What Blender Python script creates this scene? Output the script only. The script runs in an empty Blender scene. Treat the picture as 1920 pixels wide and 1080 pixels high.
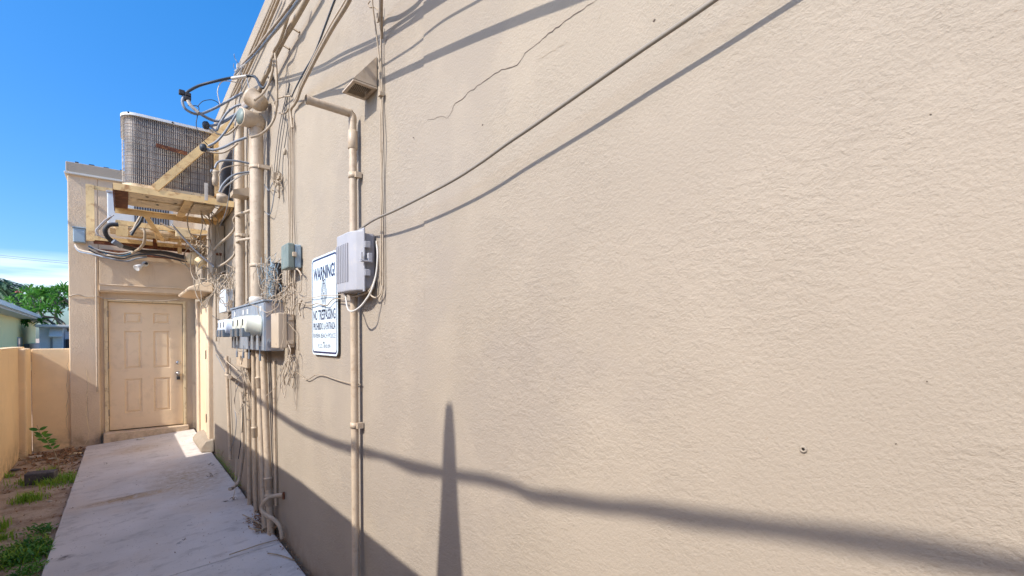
import bpy, bmesh, math, random
from mathutils import Vector, Matrix, noise
R_ = math.radians
C = bpy.context.scene.collection
scene = bpy.context.scene
# ---------------------------------------------------------------- camera
CAM = Vector((0, 0, 1.53)); YAW = math.atan(727/898); PITCH = R_(-0.8); FPX = 898.0; PR = 634 + FPX*math.tan(-PITCH)
FWD = Vector((math.sin(YAW)*math.cos(PITCH), math.cos(YAW)*math.cos(PITCH), math.sin(PITCH)))
RGT = Vector((math.cos(YAW), -math.sin(YAW), 0)); UPV = RGT.cross(FWD)
cd = bpy.data.cameras.new('camera'); cam = bpy.data.objects.new('camera', cd); C.objects.link(cam)
cd.sensor_width = 36; cd.lens = 36*FPX/1920; cd.shift_y = (PR-540)/1920; cd.clip_start = 0.02; cd.clip_end = 3000
m = Matrix((RGT, UPV, -FWD)).transposed().to_4x4(); m.translation = CAM; cam.matrix_world = m
scene.camera = cam
def ray(px, py): return FWD + RGT*((px-960)/FPX) + UPV*((PR-py)/FPX)
WX = 0.93                                  # face of the long stucco wall
def W(px, py, off=0.0):                    # point of the wall plane (off metres in front of it)
    d = ray(px, py); return CAM + d*((WX-off)/d.x)
def B(px, py, Y=9.65):
    d = ray(px, py); return CAM + d*(Y/d.y)
def G(px, py, z=0.0):
    d = ray(px, py); return CAM + d*((z-CAM.z)/d.z)
# ---------------------------------------------------------------- sun, sky, exposure
LD = Vector((1, 0.155, -0.82)); L = LD.normalized()
sd = bpy.data.lights.new('sun', 'SUN'); sd.energy = 2.5; sd.angle = R_(0.5); sd.color = (1.0, 0.94, 0.85)
sun = bpy.data.objects.new('sun', sd); C.objects.link(sun)
sun.rotation_euler = L.to_track_quat('-Z', 'Y').to_euler(); sun.location = (-5, 0, 8)
w = bpy.data.worlds.new('World'); scene.world = w; w.use_nodes = True
nt = w.node_tree; nt.nodes.clear()
def wn(t, **k):
    n = nt.nodes.new(t)
    for a, b in k.items(): setattr(n, a, b)
    return n
sky = wn('ShaderNodeTexSky', sky_type='NISHITA', sun_disc=False, sun_elevation=math.asin(-L.z), sun_rotation=math.atan2(-L.x, -L.y),
         air_density=1.0, dust_density=1.6, ozone_density=2.5)
hsv = wn('ShaderNodeHueSaturation'); hsv.inputs['Saturation'].default_value = 1.42; hsv.inputs['Value'].default_value = 0.93
tc = wn('ShaderNodeTexCoord'); sep = wn('ShaderNodeSeparateXYZ'); mp = wn('ShaderNodeMapping'); mp.inputs['Scale'].default_value = (1.5, 1.5, 16)
nz = wn('ShaderNodeTexNoise'); nz.inputs['Scale'].default_value = 1.6; nz.inputs['Detail'].default_value = 5
r1 = wn('ShaderNodeValToRGB'); r1.color_ramp.elements[0].position = 0.34; r1.color_ramp.elements[1].position = 0.62
r2 = wn('ShaderNodeValToRGB'); e = r2.color_ramp.elements; e[0].position = 0.05; e[0].color = (0,0,0,1); e[1].position = 0.135; e[1].color = (0,0,0,1)
q = e.new(0.10); q.color = (1,1,1,1)
mul = wn('ShaderNodeMath', operation='MULTIPLY'); mx = wn('ShaderNodeMixRGB'); mx.inputs['Color2'].default_value = (5.6, 6.0, 6.2, 1)
bg = wn('ShaderNodeBackground'); bg.inputs['Strength'].default_value = 0.15; out = wn('ShaderNodeOutputWorld')
lk = nt.links.new
lk(sky.outputs[0], hsv.inputs['Color']); lk(tc.outputs['Generated'], mp.inputs[0]); lk(mp.outputs[0], nz.inputs[0]); lk(nz.outputs[0], r1.inputs[0])
lk(tc.outputs['Generated'], sep.inputs[0]); lk(sep.outputs['Z'], r2.inputs[0]); lk(r1.outputs[0], mul.inputs[0]); lk(r2.outputs[0], mul.inputs[1])
lk(mul.outputs[0], mx.inputs['Fac']); hz = wn('ShaderNodeValToRGB'); hz.color_ramp.elements[0].position = 0.0; hz.color_ramp.elements[0].color = (0.46, 0.60, 0.80, 1); hz.color_ramp.elements[1].position = 0.5; hz.color_ramp.elements[1].color = (0.86, 0.93, 1, 1)
mh = wn('ShaderNodeMixRGB', blend_type='MULTIPLY'); mh.inputs[0].default_value = 1.0
lk(sep.outputs['Z'], hz.inputs[0]); lk(hsv.outputs[0], mh.inputs[1]); lk(hz.outputs[0], mh.inputs[2]); lk(mh.outputs[0], mx.inputs['Color1']); lk(mx.outputs[0], bg.inputs['Color']); lk(bg.outputs[0], out.inputs[0])
scene.view_settings.view_transform = 'Standard'; scene.view_settings.look = 'None'; scene.view_settings.gamma = 1
scene.view_settings.exposure = 1.10
# ---------------------------------------------------------------- materials
def nmat(name):
    m = bpy.data.materials.new(name); m.use_nodes = True
    return m, m.node_tree, m.node_tree.nodes['Principled BSDF']
def mixc(t, a, b, fac):
    n = t.nodes.new('ShaderNodeMixRGB')
    for i, v in ((1, a), (2, b)):
        if isinstance(v, tuple): n.inputs[i].default_value = (*v, 1)
        else: t.links.new(v, n.inputs[i])
    if isinstance(fac, float): n.inputs[0].default_value = fac
    else: t.links.new(fac, n.inputs[0])
    return n.outputs[0]
def pos(t, scale=(1,1,1)):
    g = t.nodes.new('ShaderNodeNewGeometry'); mpn = t.nodes.new('ShaderNodeMapping'); mpn.inputs['Scale'].default_value = scale
    t.links.new(g.outputs['Position'], mpn.inputs[0]); return mpn.outputs[0]
def noi(t, s, d=4, ro=0.5, vec=None, dist=0.0):
    n = t.nodes.new('ShaderNodeTexNoise'); n.inputs['Scale'].default_value = s; n.inputs['Detail'].default_value = d
    n.inputs['Roughness'].default_value = ro; n.inputs['Distortion'].default_value = dist
    t.links.new(vec if vec is not None else pos(t), n.inputs['Vector']); return n.outputs[0]
def ramp(t, x, lo, hi, a=0.0, b=1.0):
    n = t.nodes.new('ShaderNodeMapRange'); n.inputs[1].default_value = lo; n.inputs[2].default_value = hi
    n.inputs[3].default_value = a; n.inputs[4].default_value = b; t.links.new(x, n.inputs[0]); return n.outputs[0]
def math_(t, op, a, b):
    n = t.nodes.new('ShaderNodeMath'); n.operation = op
    for i, v in ((0, a), (1, b)):
        if isinstance(v, (int, float)): n.inputs[i].default_value = v
        else: t.links.new(v, n.inputs[i])
    return n.outputs[0]
def bump(t, b, h, strength, dist, prev=None):
    n = t.nodes.new('ShaderNodeBump'); n.inputs['Strength'].default_value = strength; n.inputs['Distance'].default_value = dist
    t.links.new(h, n.inputs['Height'])
    if prev is not None: t.links.new(prev, n.inputs['Normal'])
    t.links.new(n.outputs[0], b.inputs['Normal']); return n.outputs[0]
def stucco(name, col, fine=1.0, patch=1.0, stain=(0.30, 0.22, 0.15), stain_amt=0.25):
    m, t, b = nmat(name)
    big = noi(t, 0.9, 4); mid = noi(t, 5, 5)
    c = mixc(t, col, tuple(x*0.90 for x in col), ramp(t, big, 0.35, 0.65))
    c = mixc(t, c, tuple(x*y for x, y in zip(col, (0.86, 0.87, 0.92))), ramp(t, noi(t, 0.55, 6, 0.6, dist=0.5), 0.52, 0.60, 0, 0.6))
    c = mixc(t, c, tuple(min(1, x*1.07) for x in col), ramp(t, mid, 0.5, 0.75, 0, 0.5))
    streak = noi(t, 3.0, 5, 0.6, pos(t, (3, 3, 0.35)))
    c = mixc(t, c, stain, ramp(t, streak, 0.60, 0.85, 0, stain_amt))
    specks = noi(t, 42, 2); c = mixc(t, c, stain, ramp(t, specks, 0.755, 0.79, 0, 0.5))
    gz = t.nodes.new('ShaderNodeNewGeometry'); sz = t.nodes.new('ShaderNodeSeparateXYZ'); t.links.new(gz.outputs['Position'], sz.inputs[0])
    low_ = math_(t, 'MULTIPLY', ramp(t, sz.outputs[2], -0.1, 0.22, 1.0, 0.0), ramp(t, noi(t, 7, 6, 0.7), 0.38, 0.62, 0, 0.75))
    c = mixc(t, c, (0.22, 0.15, 0.10), low_)                 # splashed soil along the foot
    c = mixc(t, c, tuple(min(1, x*1.13) for x in col), ramp(t, noi(t, 2.1, 3, 0.5, pos(t, (1, 1, 0.8)), 1.2), 0.60, 0.64, 0, 0.12))   # touched-up paint
    t.links.new(c, b.inputs['Base Color']); b.inputs['Roughness'].default_value = 0.85; b.inputs['Specular IOR Level'].default_value = 0.25
    # trowelled sand finish: fine grain, lumps that come and go in patches, slow undulation
    mask = ramp(t, noi(t, 1.1, 6, 0.7), 0.44, 0.60)
    lumps = noi(t, 52, 5, 0.62, pos(t, (1, 0.75, 1.4)), 0.5)
    ridg = t.nodes.new('ShaderNodeTexVoronoi'); ridg.inputs['Scale'].default_value = 44; ridg.feature = 'SMOOTH_F1'
    t.links.new(pos(t, (1, .8, 1.5)), ridg.inputs['Vector'])
    h1 = math_(t, 'MULTIPLY', math_(t, 'ADD', ramp(t, lumps, 0.42, 0.62), ridg.outputs[0]), math_(t, 'ADD', math_(t, 'MULTIPLY', mask, 1.5), 0.1))
    cn = noi(t, 15, 6, 0.6, pos(t, (1, 0.7, 1.9)), 0.4); ca = t.nodes.new('ShaderNodeMath'); ca.operation = 'ABSOLUTE'; t.links.new(math_(t, 'SUBTRACT', cn, 0.5), ca.inputs[0])
    crease = math_(t, 'MULTIPLY', ramp(t, ca.outputs[0], 0.0, 0.010, 1.0, 0.0), ramp(t, noi(t, 9, 3, 0.6), 0.54, 0.64))
    crease = math_(t, 'MULTIPLY', crease, ramp(t, noi(t, 0.9, 4, 0.6, dist=0.8), 0.46, 0.58))
    c = mixc(t, c, tuple(x*0.45 for x in col), math_(t, 'MULTIPLY', crease, 0.42*patch/0.5)); t.links.new(c, b.inputs['Base Color'])
    n1 = bump(t, b, noi(t, 0.8, 2), 0.2*patch, 0.05)
    n2 = bump(t, b, h1, 0.55*patch, 0.005, n1)
    bump(t, b, noi(t, 130, 4, 0.65), 0.75*fine, 0.0035, n2)
    return m
def paint(name, col, rough=0.5, metal=0.0, var=0.12, dirt=None, damt=0.4, scale=6.0, bmp=0.0, spec=0.5):
    m, t, b = nmat(name)
    c = mixc(t, col, tuple(x*(1-var) for x in col), ramp(t, noi(t, scale, 4), 0.35, 0.65))
    if dirt: c = mixc(t, c, dirt, ramp(t, noi(t, scale*2.6, 6, 0.65), 0.52, 0.68, 0, damt))
    t.links.new(c, b.inputs['Base Color']); b.inputs['Roughness'].default_value = rough; b.inputs['Metallic'].default_value = metal
    b.inputs['Specular IOR Level'].default_value = spec
    if bmp: bump(t, b, noi(t, 60, 3), bmp, 0.003)
    return m
M = {}
M['wall'] = stucco('wall_stucco', (0.378, 0.320, 0.252), 0.9, 0.48, stain_amt=0.08)
M['far'] = stucco('peach_stucco', (0.70, 0.55, 0.39), 1.0, 0.6, (0.33, 0.19, 0.10), 0.5)
M['fence'] = stucco('fence_stucco', (0.90, 0.67, 0.40), 0.6, 0.5, (0.40, 0.24, 0.12), 0.35)
M['cream'] = paint('cream_trim', (0.86, 0.70, 0.44), 0.6, dirt=(0.30,0.17,0.07), damt=0.5)
M['door'] = paint('door_paint', (0.86, 0.66, 0.44), 0.45, var=0.05, dirt=(0.45,0.33,0.2), damt=0.2, scale=3)
M['pipe'] = paint('painted_conduit', (0.54, 0.435, 0.32), 0.45, var=0.14, dirt=(0.30,0.18,0.09), damt=0.4, scale=13, bmp=0.3)
M['galv'] = paint('galvanised_grey', (0.36, 0.42, 0.50), 0.42, 0.35, 0.2, (0.50,0.44,0.38), 0.6, 12)
M['meterside'] = paint('painted_over_side', (0.50, 0.45, 0.42), 0.5, 0.1, 0.15, (0.28,0.36,0.48), 0.8, 7)
M['grey'] = paint('grey_plastic', (0.30, 0.30, 0.33), 0.55, 0, 0.10, (0.42,0.38,0.33), 0.3, 5)
M['greyl'] = paint('grey_plastic_worn', (0.40, 0.40, 0.43), 0.5, 0, 0.1, (0.5,0.46,0.4), 0.4, 8)
M['beige'] = paint('beige_plastic', (0.52, 0.42, 0.31), 0.5, 0, 0.06)
M['white'] = paint('white_enamel', (0.74, 0.76, 0.76), 0.35, 0, 0.06, (0.5,0.42,0.3), 0.2)
M['whitep'] = paint('white_box', (0.62, 0.68, 0.74), 0.45, 0, 0.08)
M['glass'] = paint('meter_glass', (0.16, 0.20, 0.24), 0.12, 0, 0.4)
M['metercan'] = paint('meter_can_cream', (0.66, 0.68, 0.58), 0.35, 0, 0.06)
M['metercanb'] = paint('meter_can_blue', (0.60, 0.66, 0.74), 0.35, 0, 0.06)
M['cablew'] = paint('weathered_cable', (0.27, 0.235, 0.19), 0.5)
M['pit'] = paint('pit_shadow', (0.12, 0.09, 0.07), 0.9)
M['guardr'] = paint('guard_ring_rust', (0.20, 0.13, 0.09), 0.6, 0.2, 0.3)
M['dark'] = paint('dark_rubber', (0.03, 0.03, 0.035), 0.6)
M['blackw'] = paint('black_cable', (0.035, 0.045, 0.06), 0.5)
M['greyw'] = paint('grey_cable', (0.22, 0.25, 0.30), 0.5, dirt=(0.5,0.5,0.5), damt=0.3)
M['whitew'] = paint('white_cable', (0.62, 0.58, 0.52), 0.5)
M['tanw'] = paint('painted_cable', (0.42, 0.335, 0.24), 0.6, dirt=(0.20,0.14,0.09), damt=0.5, scale=14)
M['lightw'] = paint('light_painted_cable', (0.50, 0.41, 0.31), 0.6, dirt=(0.3,0.2,0.12), damt=0.3, scale=14)
M['bluew'] = paint('blue_cable', (0.05, 0.16, 0.26), 0.5)
M['green'] = paint('grey_green_box', (0.20, 0.25, 0.23), 0.5, 0, 0.2, (0.5,0.4,0.3), 0.3, 9)
M['bluegrey'] = paint('blue_grey_plastic', (0.33, 0.43, 0.50), 0.5, 0, 0.12)
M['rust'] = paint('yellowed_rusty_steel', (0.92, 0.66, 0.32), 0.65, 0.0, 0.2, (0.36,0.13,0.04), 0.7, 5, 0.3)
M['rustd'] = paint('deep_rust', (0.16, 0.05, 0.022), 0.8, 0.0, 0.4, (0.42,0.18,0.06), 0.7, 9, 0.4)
M['pan'] = paint('base_pan', (0.84, 0.68, 0.45), 0.6, 0, 0.2, (0.22,0.10,0.04), 0.7, 7)
M['hole'] = paint('dark_hole', (0.015, 0.012, 0.01), 0.9)
M['guard'] = paint('guard_wire', (0.72, 0.64, 0.54), 0.5, 0.2, 0.3, (0.25,0.10,0.04), 0.6, 10)
M['signw'] = paint('sign_face', (0.72, 0.84, 0.90), 0.35, 0, 0.03)
M['navy'] = paint('sign_navy', (0.022, 0.025, 0.10), 0.4, 0, 0.3)
M['chrome'] = paint('worn_chrome', (0.55, 0.55, 0.55), 0.25, 0.9)
M['bark'] = paint('bark', (0.20, 0.17, 0.14), 0.9, 0, 0.3, scale=12)
def leafm(name, a, b_):
    m, t, b = nmat(name)
    n = t.nodes.new('ShaderNodeObjectInfo')
    c = mixc(t, a, b_, ramp(t, noi(t, 9, 3), 0.35, 0.65)); t.links.new(c, b.inputs['Base Color']); b.inputs['Roughness'].default_value = 0.45
    tr = t.nodes.new('ShaderNodeBsdfTranslucent'); t.links.new(c, tr.inputs['Color']); mxs = t.nodes.new('ShaderNodeMixShader'); mxs.inputs[0].default_value = 0.3
    o = t.nodes['Material Output']; t.links.new(b.outputs[0], mxs.inputs[1]); t.links.new(tr.outputs[0], mxs.inputs[2]); t.links.new(mxs.outputs[0], o.inputs[0])
    return m
M['leaf'] = leafm('leaf_green', (0.05, 0.20, 0.03), (0.15, 0.36, 0.05))
M['grass'] = leafm('grass_green', (0.16, 0.36, 0.03), (0.36, 0.52, 0.06))
M['palm'] = leafm('palm_green', (0.04, 0.11, 0.06), (0.12, 0.20, 0.10))
M['pink'] = leafm('pink_petals', (0.60, 0.12, 0.14), (0.75, 0.3, 0.28))
M['dry'] = paint('dry_leaf', (0.34, 0.19, 0.10), 0.9, 0, 0.5, (0.5,0.38,0.24), 0.7, 20)
M['straw'] = paint('straw', (0.50, 0.38, 0.24), 0.9, 0, 0.4, scale=20)
M['yellow'] = paint('yellow_render', (0.95, 0.82, 0.38), 0.8, 0, 0.04, scale=1.0)
M['fascia'] = paint('white_fascia', (0.62, 0.60, 0.54), 0.6, 0, 0.06)
M['siding'] = paint('white_siding', (0.60, 0.68, 0.78), 0.5, 0, 0.06)
M['stone'] = paint('pale_stone', (0.62, 0.58, 0.50), 0.9, 0, 0.2, bmp=0.5)
M['block'] = paint('dark_block', (0.12, 0.115, 0.13), 0.8, 0, 0.4, (0.25,0.22,0.2), 0.5, 8, 0.5)
# coil: dark aluminium fins, a fine pattern of the part itself
def coil():
    m, t, b = nmat('coil_fins')
    v = t.nodes.new('ShaderNodeTexWave'); v.bands_direction = 'DIAGONAL'; v.inputs['Scale'].default_value = 9; v.inputs['Distortion'].default_value = 1.2
    t.links.new(pos(t, (1, 1, 0.02)), v.inputs['Vector'])
    c = mixc(t, (0.12,0.11,0.105), (0.32,0.285,0.26), ramp(t, noi(t, 6, 4, vec=pos(t, (1,1,0.5))), 0.35, 0.7))
    c = mixc(t, c, (0.07,0.065,0.07), ramp(t, v.outputs[0], 0.3, 0.7, 0, 0.5))
    t.links.new(c, b.inputs['Base Color']); b.inputs['Roughness'].default_value = 0.5; b.inputs['Metallic'].default_value = 0.2
    return m
M['coil'] = coil()
def concrete():
    m, t, b = nmat('concrete')
    c = mixc(t, (0.70,0.655,0.615), (0.58,0.545,0.51), ramp(t, noi(t, 1.6, 5), 0.35, 0.65))
    c = mixc(t, c, (0.30,0.27,0.25), ramp(t, noi(t, 5, 6, 0.7, pos(t, (1, 1.6, 1))), 0.52, 0.72, 0, 0.6))
    c = mixc(t, c, (0.62,0.52,0.43), ramp(t, noi(t, 1.1, 5, 0.6), 0.5, 0.68, 0, 0.6))
    # rusty brown damp patch near the far end, a long ochre streak, and dark leaf specks
    g = t.nodes.new('ShaderNodeNewGeometry'); s = t.nodes.new('ShaderNodeSeparateXYZ'); t.links.new(g.outputs['Position'], s.inputs[0])
    def spot(x, y, rx, ry, col, amt, c, thr=(0.35, 0.7)):
        dx = math_(t, 'MULTIPLY', math_(t, 'SUBTRACT', s.outputs[0], x), 1/rx); dy = math_(t, 'MULTIPLY', math_(t, 'SUBTRACT', s.outputs[1], y), 1/ry)
        d = math_(t, 'ADD', math_(t, 'MULTIPLY', dx, dx), math_(t, 'MULTIPLY', dy, dy))
        k = math_(t, 'MULTIPLY', ramp(t, d, 0.0, 1.0, 1.0, 0.0), ramp(t, noi(t, 16, 6, 0.75, dist=0.6), thr[0], thr[1], 0, amt))
        return mixc(t, c, col, k)
    p = G(355, 893); c = spot(p.x, p.y, 0.42, 0.9, (0.36,0.25,0.13), 1.0, c)
    p = G(240, 932, -0.04); c = spot(p.x, p.y, 0.45, 0.13, (0.42,0.26,0.10), 0.8, c, (0.3, 0.55))
    p = G(255, 840, -0.03); c = spot(p.x, p.y, 0.35, 0.35, (0.40,0.28,0.14), 0.8, c)
    p = G(120, 1044, -0.06); c = spot(p.x, p.y, 0.07, 0.06, (0.10,0.085,0.08), 1.2, c)
    p = G(430, 860); c = spot(p.x+0.03, p.y, 0.14, 1.5, (0.20,0.17,0.11), 1.0, c)
    c = mixc(t, c, (0.07,0.055,0.045), ramp(t, noi(t, 55, 2), 0.70, 0.74, 0, 0.8))
    c = mixc(t, c, (0.40,0.36,0.33), ramp(t, noi(t, 120, 3, 0.7), 0.55, 0.75, 0, 0.45))
    t.links.new(c, b.inputs['Base Color']); b.inputs['Roughness'].default_value = 0.85
    n1 = bump(t, b, noi(t, 9, 6, 0.6), 0.3, 0.01); bump(t, b, noi(t, 220, 2), 0.35, 0.002, n1)
    return m
M['concrete'] = concrete()
def dirt():
    m, t, b = nmat('sandy_dirt')
    c = mixc(t, (0.56,0.44,0.33), (0.34,0.23,0.15), ramp(t, noi(t, 3.5, 6, 0.65), 0.4, 0.62))
    c = mixc(t, c, (0.58,0.50,0.42), ramp(t, noi(t, 60, 3, 0.7), 0.55, 0.75, 0, 0.8))
    c = mixc(t, c, (0.09,0.06,0.04), ramp(t, noi(t, 32, 4, 0.7), 0.58, 0.72, 0, 0.8))
    t.links.new(c, b.inputs['Base Color']); b.inputs['Roughness'].default_value = 0.95
    bump(t, b, noi(t, 45, 5, 0.7), 0.9, 0.02)
    return m
M['dirt'] = dirt()
# ---------------------------------------------------------------- mesh builder
class MB:
    def __init__(s): s.v = []; s.f = []; s.sm = []
    def add(s, vs, fs, smooth=False):
        n = len(s.v); s.v += [Vector(v) for v in vs]
        for f in fs: s.f.append([i+n for i in f]); s.sm.append(smooth)
        return s
    def box(s, a, b, M_=None):
        x0,x1 = sorted((a[0],b[0])); y0,y1 = sorted((a[1],b[1])); z0,z1 = sorted((a[2],b[2]))
        vs = [Vector(p) for p in ((x0,y0,z0),(x1,y0,z0),(x1,y1,z0),(x0,y1,z0),(x0,y0,z1),(x1,y0,z1),(x1,y1,z1),(x0,y1,z1))]
        if M_ is not None: vs = [M_ @ v for v in vs]
        return s.add(vs, [(0,3,2,1),(4,5,6,7),(0,1,5,4),(1,2,6,5),(2,3,7,6),(3,0,4,7)])
    def bar(s, a, b, w, h, up=Vector((0,0,1))):
        a = Vector(a); b = Vector(b); d = (b-a).normalized(); r = d.cross(up)
        if r.length < 1e-4: r = d.cross(Vector((0,1,0)))
        r.normalize(); u = r.cross(d)
        vs = [p + r*i*w/2 + u*j*h/2 for p in (a, b) for i, j in ((-1,-1),(1,-1),(1,1),(-1,1))]
        return s.add(vs, [(3,2,1,0),(4,5,6,7),(0,1,5,4),(1,2,6,5),(2,3,7,6),(3,0,4,7)])
    def tube(s, pts, r, n=8, cap=True, fn=None):
        pts = [Vector(p) for p in pts]; N = len(pts)
        rr = r if isinstance(r, (list, tuple)) else [r]*N
        t0 = (pts[1]-pts[0]).normalized(); u = t0.orthogonal().normalized(); vs = []
        for i in range(N):
            t = (pts[min(i+1,N-1)]-pts[max(i-1,0)]).normalized()
            u = (u - t*u.dot(t)); u = u.normalized() if u.length > 1e-6 else t.orthogonal().normalized()
            w_ = t.cross(u)
            for k in range(n):
                a = 2*math.pi*k/n; vs.append(pts[i] + (u*math.cos(a)+w_*math.sin(a))*rr[i])
        fs = [(i*n+k, i*n+(k+1)%n, (i+1)*n+(k+1)%n, (i+1)*n+k) for i in range(N-1) for k in range(n)]
        s.add(vs, fs, True)
        if cap: s.add(vs[:n], [tuple(range(n-1,-1,-1))]); s.add(vs[-n:], [tuple(range(n))])
        return s
    def cyl(s, a, b, r, n=20): return s.tube([a, b], r, n)
    def lathe(s, o, axis, prof, n=24):
        o = Vector(o); axis = Vector(axis).normalized(); u = axis.orthogonal().normalized(); w_ = axis.cross(u); vs = []
        for h, r in prof:
            for k in range(n):
                a = 2*math.pi*k/n; vs.append(o + axis*h + (u*math.cos(a)+w_*math.sin(a))*r)
        fs = [(i*n+k, i*n+(k+1)%n, (i+1)*n+(k+1)%n, (i+1)*n+k) for i in range(len(prof)-1) for k in range(n)]
        fs_c = [tuple(range(n-1,-1,-1)), tuple((len(prof)-1)*n+k for k in range(n))]
        s.add(vs, fs+fs_c, True); return s
    def quad(s, a, b, c, d): return s.add([a,b,c,d], [(0,1,2,3)])
    def prism(s, poly, off):
        n = len(poly); off = Vector(off); vs = [Vector(p) for p in poly] + [Vector(p)+off for p in poly]
        return s.add(vs, [tuple(range(n-1,-1,-1)), tuple(range(n,2*n))] + [(i,(i+1)%n,n+(i+1)%n,n+i) for i in range(n)])
    def build(s, name, mat, parent=None, bevel=0.0, loc=None, seg=2):
        me = bpy.data.meshes.new(name)
        if parent is None:
            if loc is None:
                xs = [v.x for v in s.v]; ys = [v.y for v in s.v]; zs = [v.z for v in s.v]
                loc = ((min(xs)+max(xs))/2, (min(ys)+max(ys))/2, min(zs))
            o0 = Vector(loc)
        else:
            o0 = root_loc(parent)
        me.from_pydata([v-o0 for v in s.v], [], s.f)
        me.polygons.foreach_set('use_smooth', s.sm); me.materials.append(mat if not isinstance(mat, str) else M[mat])
        bm = bmesh.new(); bm.from_mesh(me); bmesh.ops.recalc_face_normals(bm, faces=bm.faces); bm.to_mesh(me); bm.free()
        me.update(); o = bpy.data.objects.new(name, me); C.objects.link(o)
        if parent is None: o.location = o0
        else: o.parent = parent
        if bevel:
            b = o.modifiers.new('bevel', 'BEVEL'); b.width = bevel; b.segments = seg; b.limit_method = 'ANGLE'; b.angle_limit = R_(50)
        return o
def root_loc(o):
    while o.parent: o = o.parent
    return Vector(o.location)
def tag(o, label=None, cat=None, group=None, kind=None):
    if label: o['label'] = label
    if cat: o['category'] = cat
    if group: o['group'] = group
    if kind: o['kind'] = kind
    return o
def thing(name, label, cat, loc, group=None):
    o = bpy.data.objects.new(name, None); C.objects.link(o); o.location = loc; o.empty_display_size = 0.1
    return tag(o, label, cat, group)
def copy_thing(src, delta, label, group=None):
    r = src.copy(); C.objects.link(r); r.location = Vector(src.location)+Vector(delta); r['label'] = label
    if group: r['group'] = group
    for ch in list(src.children):
        c = ch.copy(); C.objects.link(c); c.parent = r
        for g in list(ch.children): d = g.copy(); C.objects.link(d); d.parent = c
    return r
def smooth(pts, k=6):
    pts = [Vector(p) for p in pts]
    if len(pts) < 3: return pts
    P = [pts[0]*2-pts[1]] + pts + [pts[-1]*2-pts[-2]]; out = []
    for i in range(1, len(P)-2):
        a,b,c,d = P[i-1:i+3]
        for j in range(k):
            t = j/k; out.append(0.5*((2*b)+(c-a)*t+(2*a-5*b+4*c-d)*t*t+(3*b-a-3*c+d)*t**3))
    out.append(pts[-1]); return out
def wp(L_, wob=0.0, seed=0):
    return [W(*p) if len(p) == 3 else W(p[0], p[1], 0.012) for p in L_]
def cable(label, pts, r, mat, name='cable', cat='cable', group=None, world=False, k=6, n=6, parent=None):
    P = smooth(pts if world else wp(pts), k)
    o = MB().tube(P, r, n).build(name, mat, parent)
    if parent is None: tag(o, label, cat, group)
    return o
rnd = random.Random(7)
def SC(px, py, t): return W(px, py) - t*LD     # a point whose shadow falls on wall point (px, py)
# ================================================================ SETTING
GZ = -0.115
def slabz(x): return -0.072*(WX-x)/1.38
g = MB(); n = 60
def gh(x, y): return GZ + 0.018*noise.noise(Vector((x*2.3, y*2.3, 0))) + 0.008*noise.noise(Vector((x*9, y*9, 3)))
xs = [-1.3+0.02*i for i in range(48)]; ys = [1+0.05*i for i in range(178)]
vs = [(x, y, gh(x, y)) for y in ys for x in xs]; nx = len(xs)
g.add(vs, [(j*nx+i, j*nx+i+1, (j+1)*nx+i+1, (j+1)*nx+i) for j in range(len(ys)-1) for i in range(nx-1)], True)
tag(g.build('dirt_strip', 'dirt', loc=(0,0,0)), kind='structure')
tag(MB().quad((-900,-900,GZ-0.05),(900,-900,GZ-0.05),(900,1800,GZ-0.05),(-900,1800,GZ-0.05)).build('ground', 'dirt', loc=(0,0,0)), kind='structure')
# walkway slab in two pours, cut by a joint that shows at the bottom of the picture, left edge slightly ragged
def slab(y0a, y0b, y1a, y1b):                # a: at the left edge, b: at the wall
    s = MB(); N = 40
    def row(z_off):
        out = []
        for i in range(N+1):
            f = i/N; y = y0a+(y1a-y0a)*f; x = -0.45 + 0.006*noise.noise(Vector((y*6, 0, 1))); out.append(Vector((x, y, slabz(x)+z_off)))
        for i in range(N+1):
            f = 1-i/N; y = y0b+(y1b-y0b)*f; out.append(Vector((WX-0.03+0.007*noise.noise(Vector((y*7, 4, 1))), y, slabz(WX-0.03)+z_off)))
        return out
    a = row(0); b = row(-0.14); k = len(a)
    s.add(a+b, [tuple(range(k))] + [(i, (i+1)%k, k+(i+1)%k, k+i) for i in range(k)])
    return s
ja = G(300, 1082, -0.03); jb = G(462, 1033, 0)
sl = (jb.y-ja.y)/(jb.x-ja.x); jy = lambda x: ja.y + sl*(x-ja.x)
tag(slab(-4, -4, jy(-0.45)-0.005, jy(0.9)-0.005).build('walkway', 'concrete', loc=(0,0,0), bevel=0.006), kind='structure')
tag(slab(jy(-0.45)+0.005, jy(0.9)+0.005, 9.48, 9.655).build('walkway', 'concrete', loc=(0,0,0), bevel=0.006), kind='structure')
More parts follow.
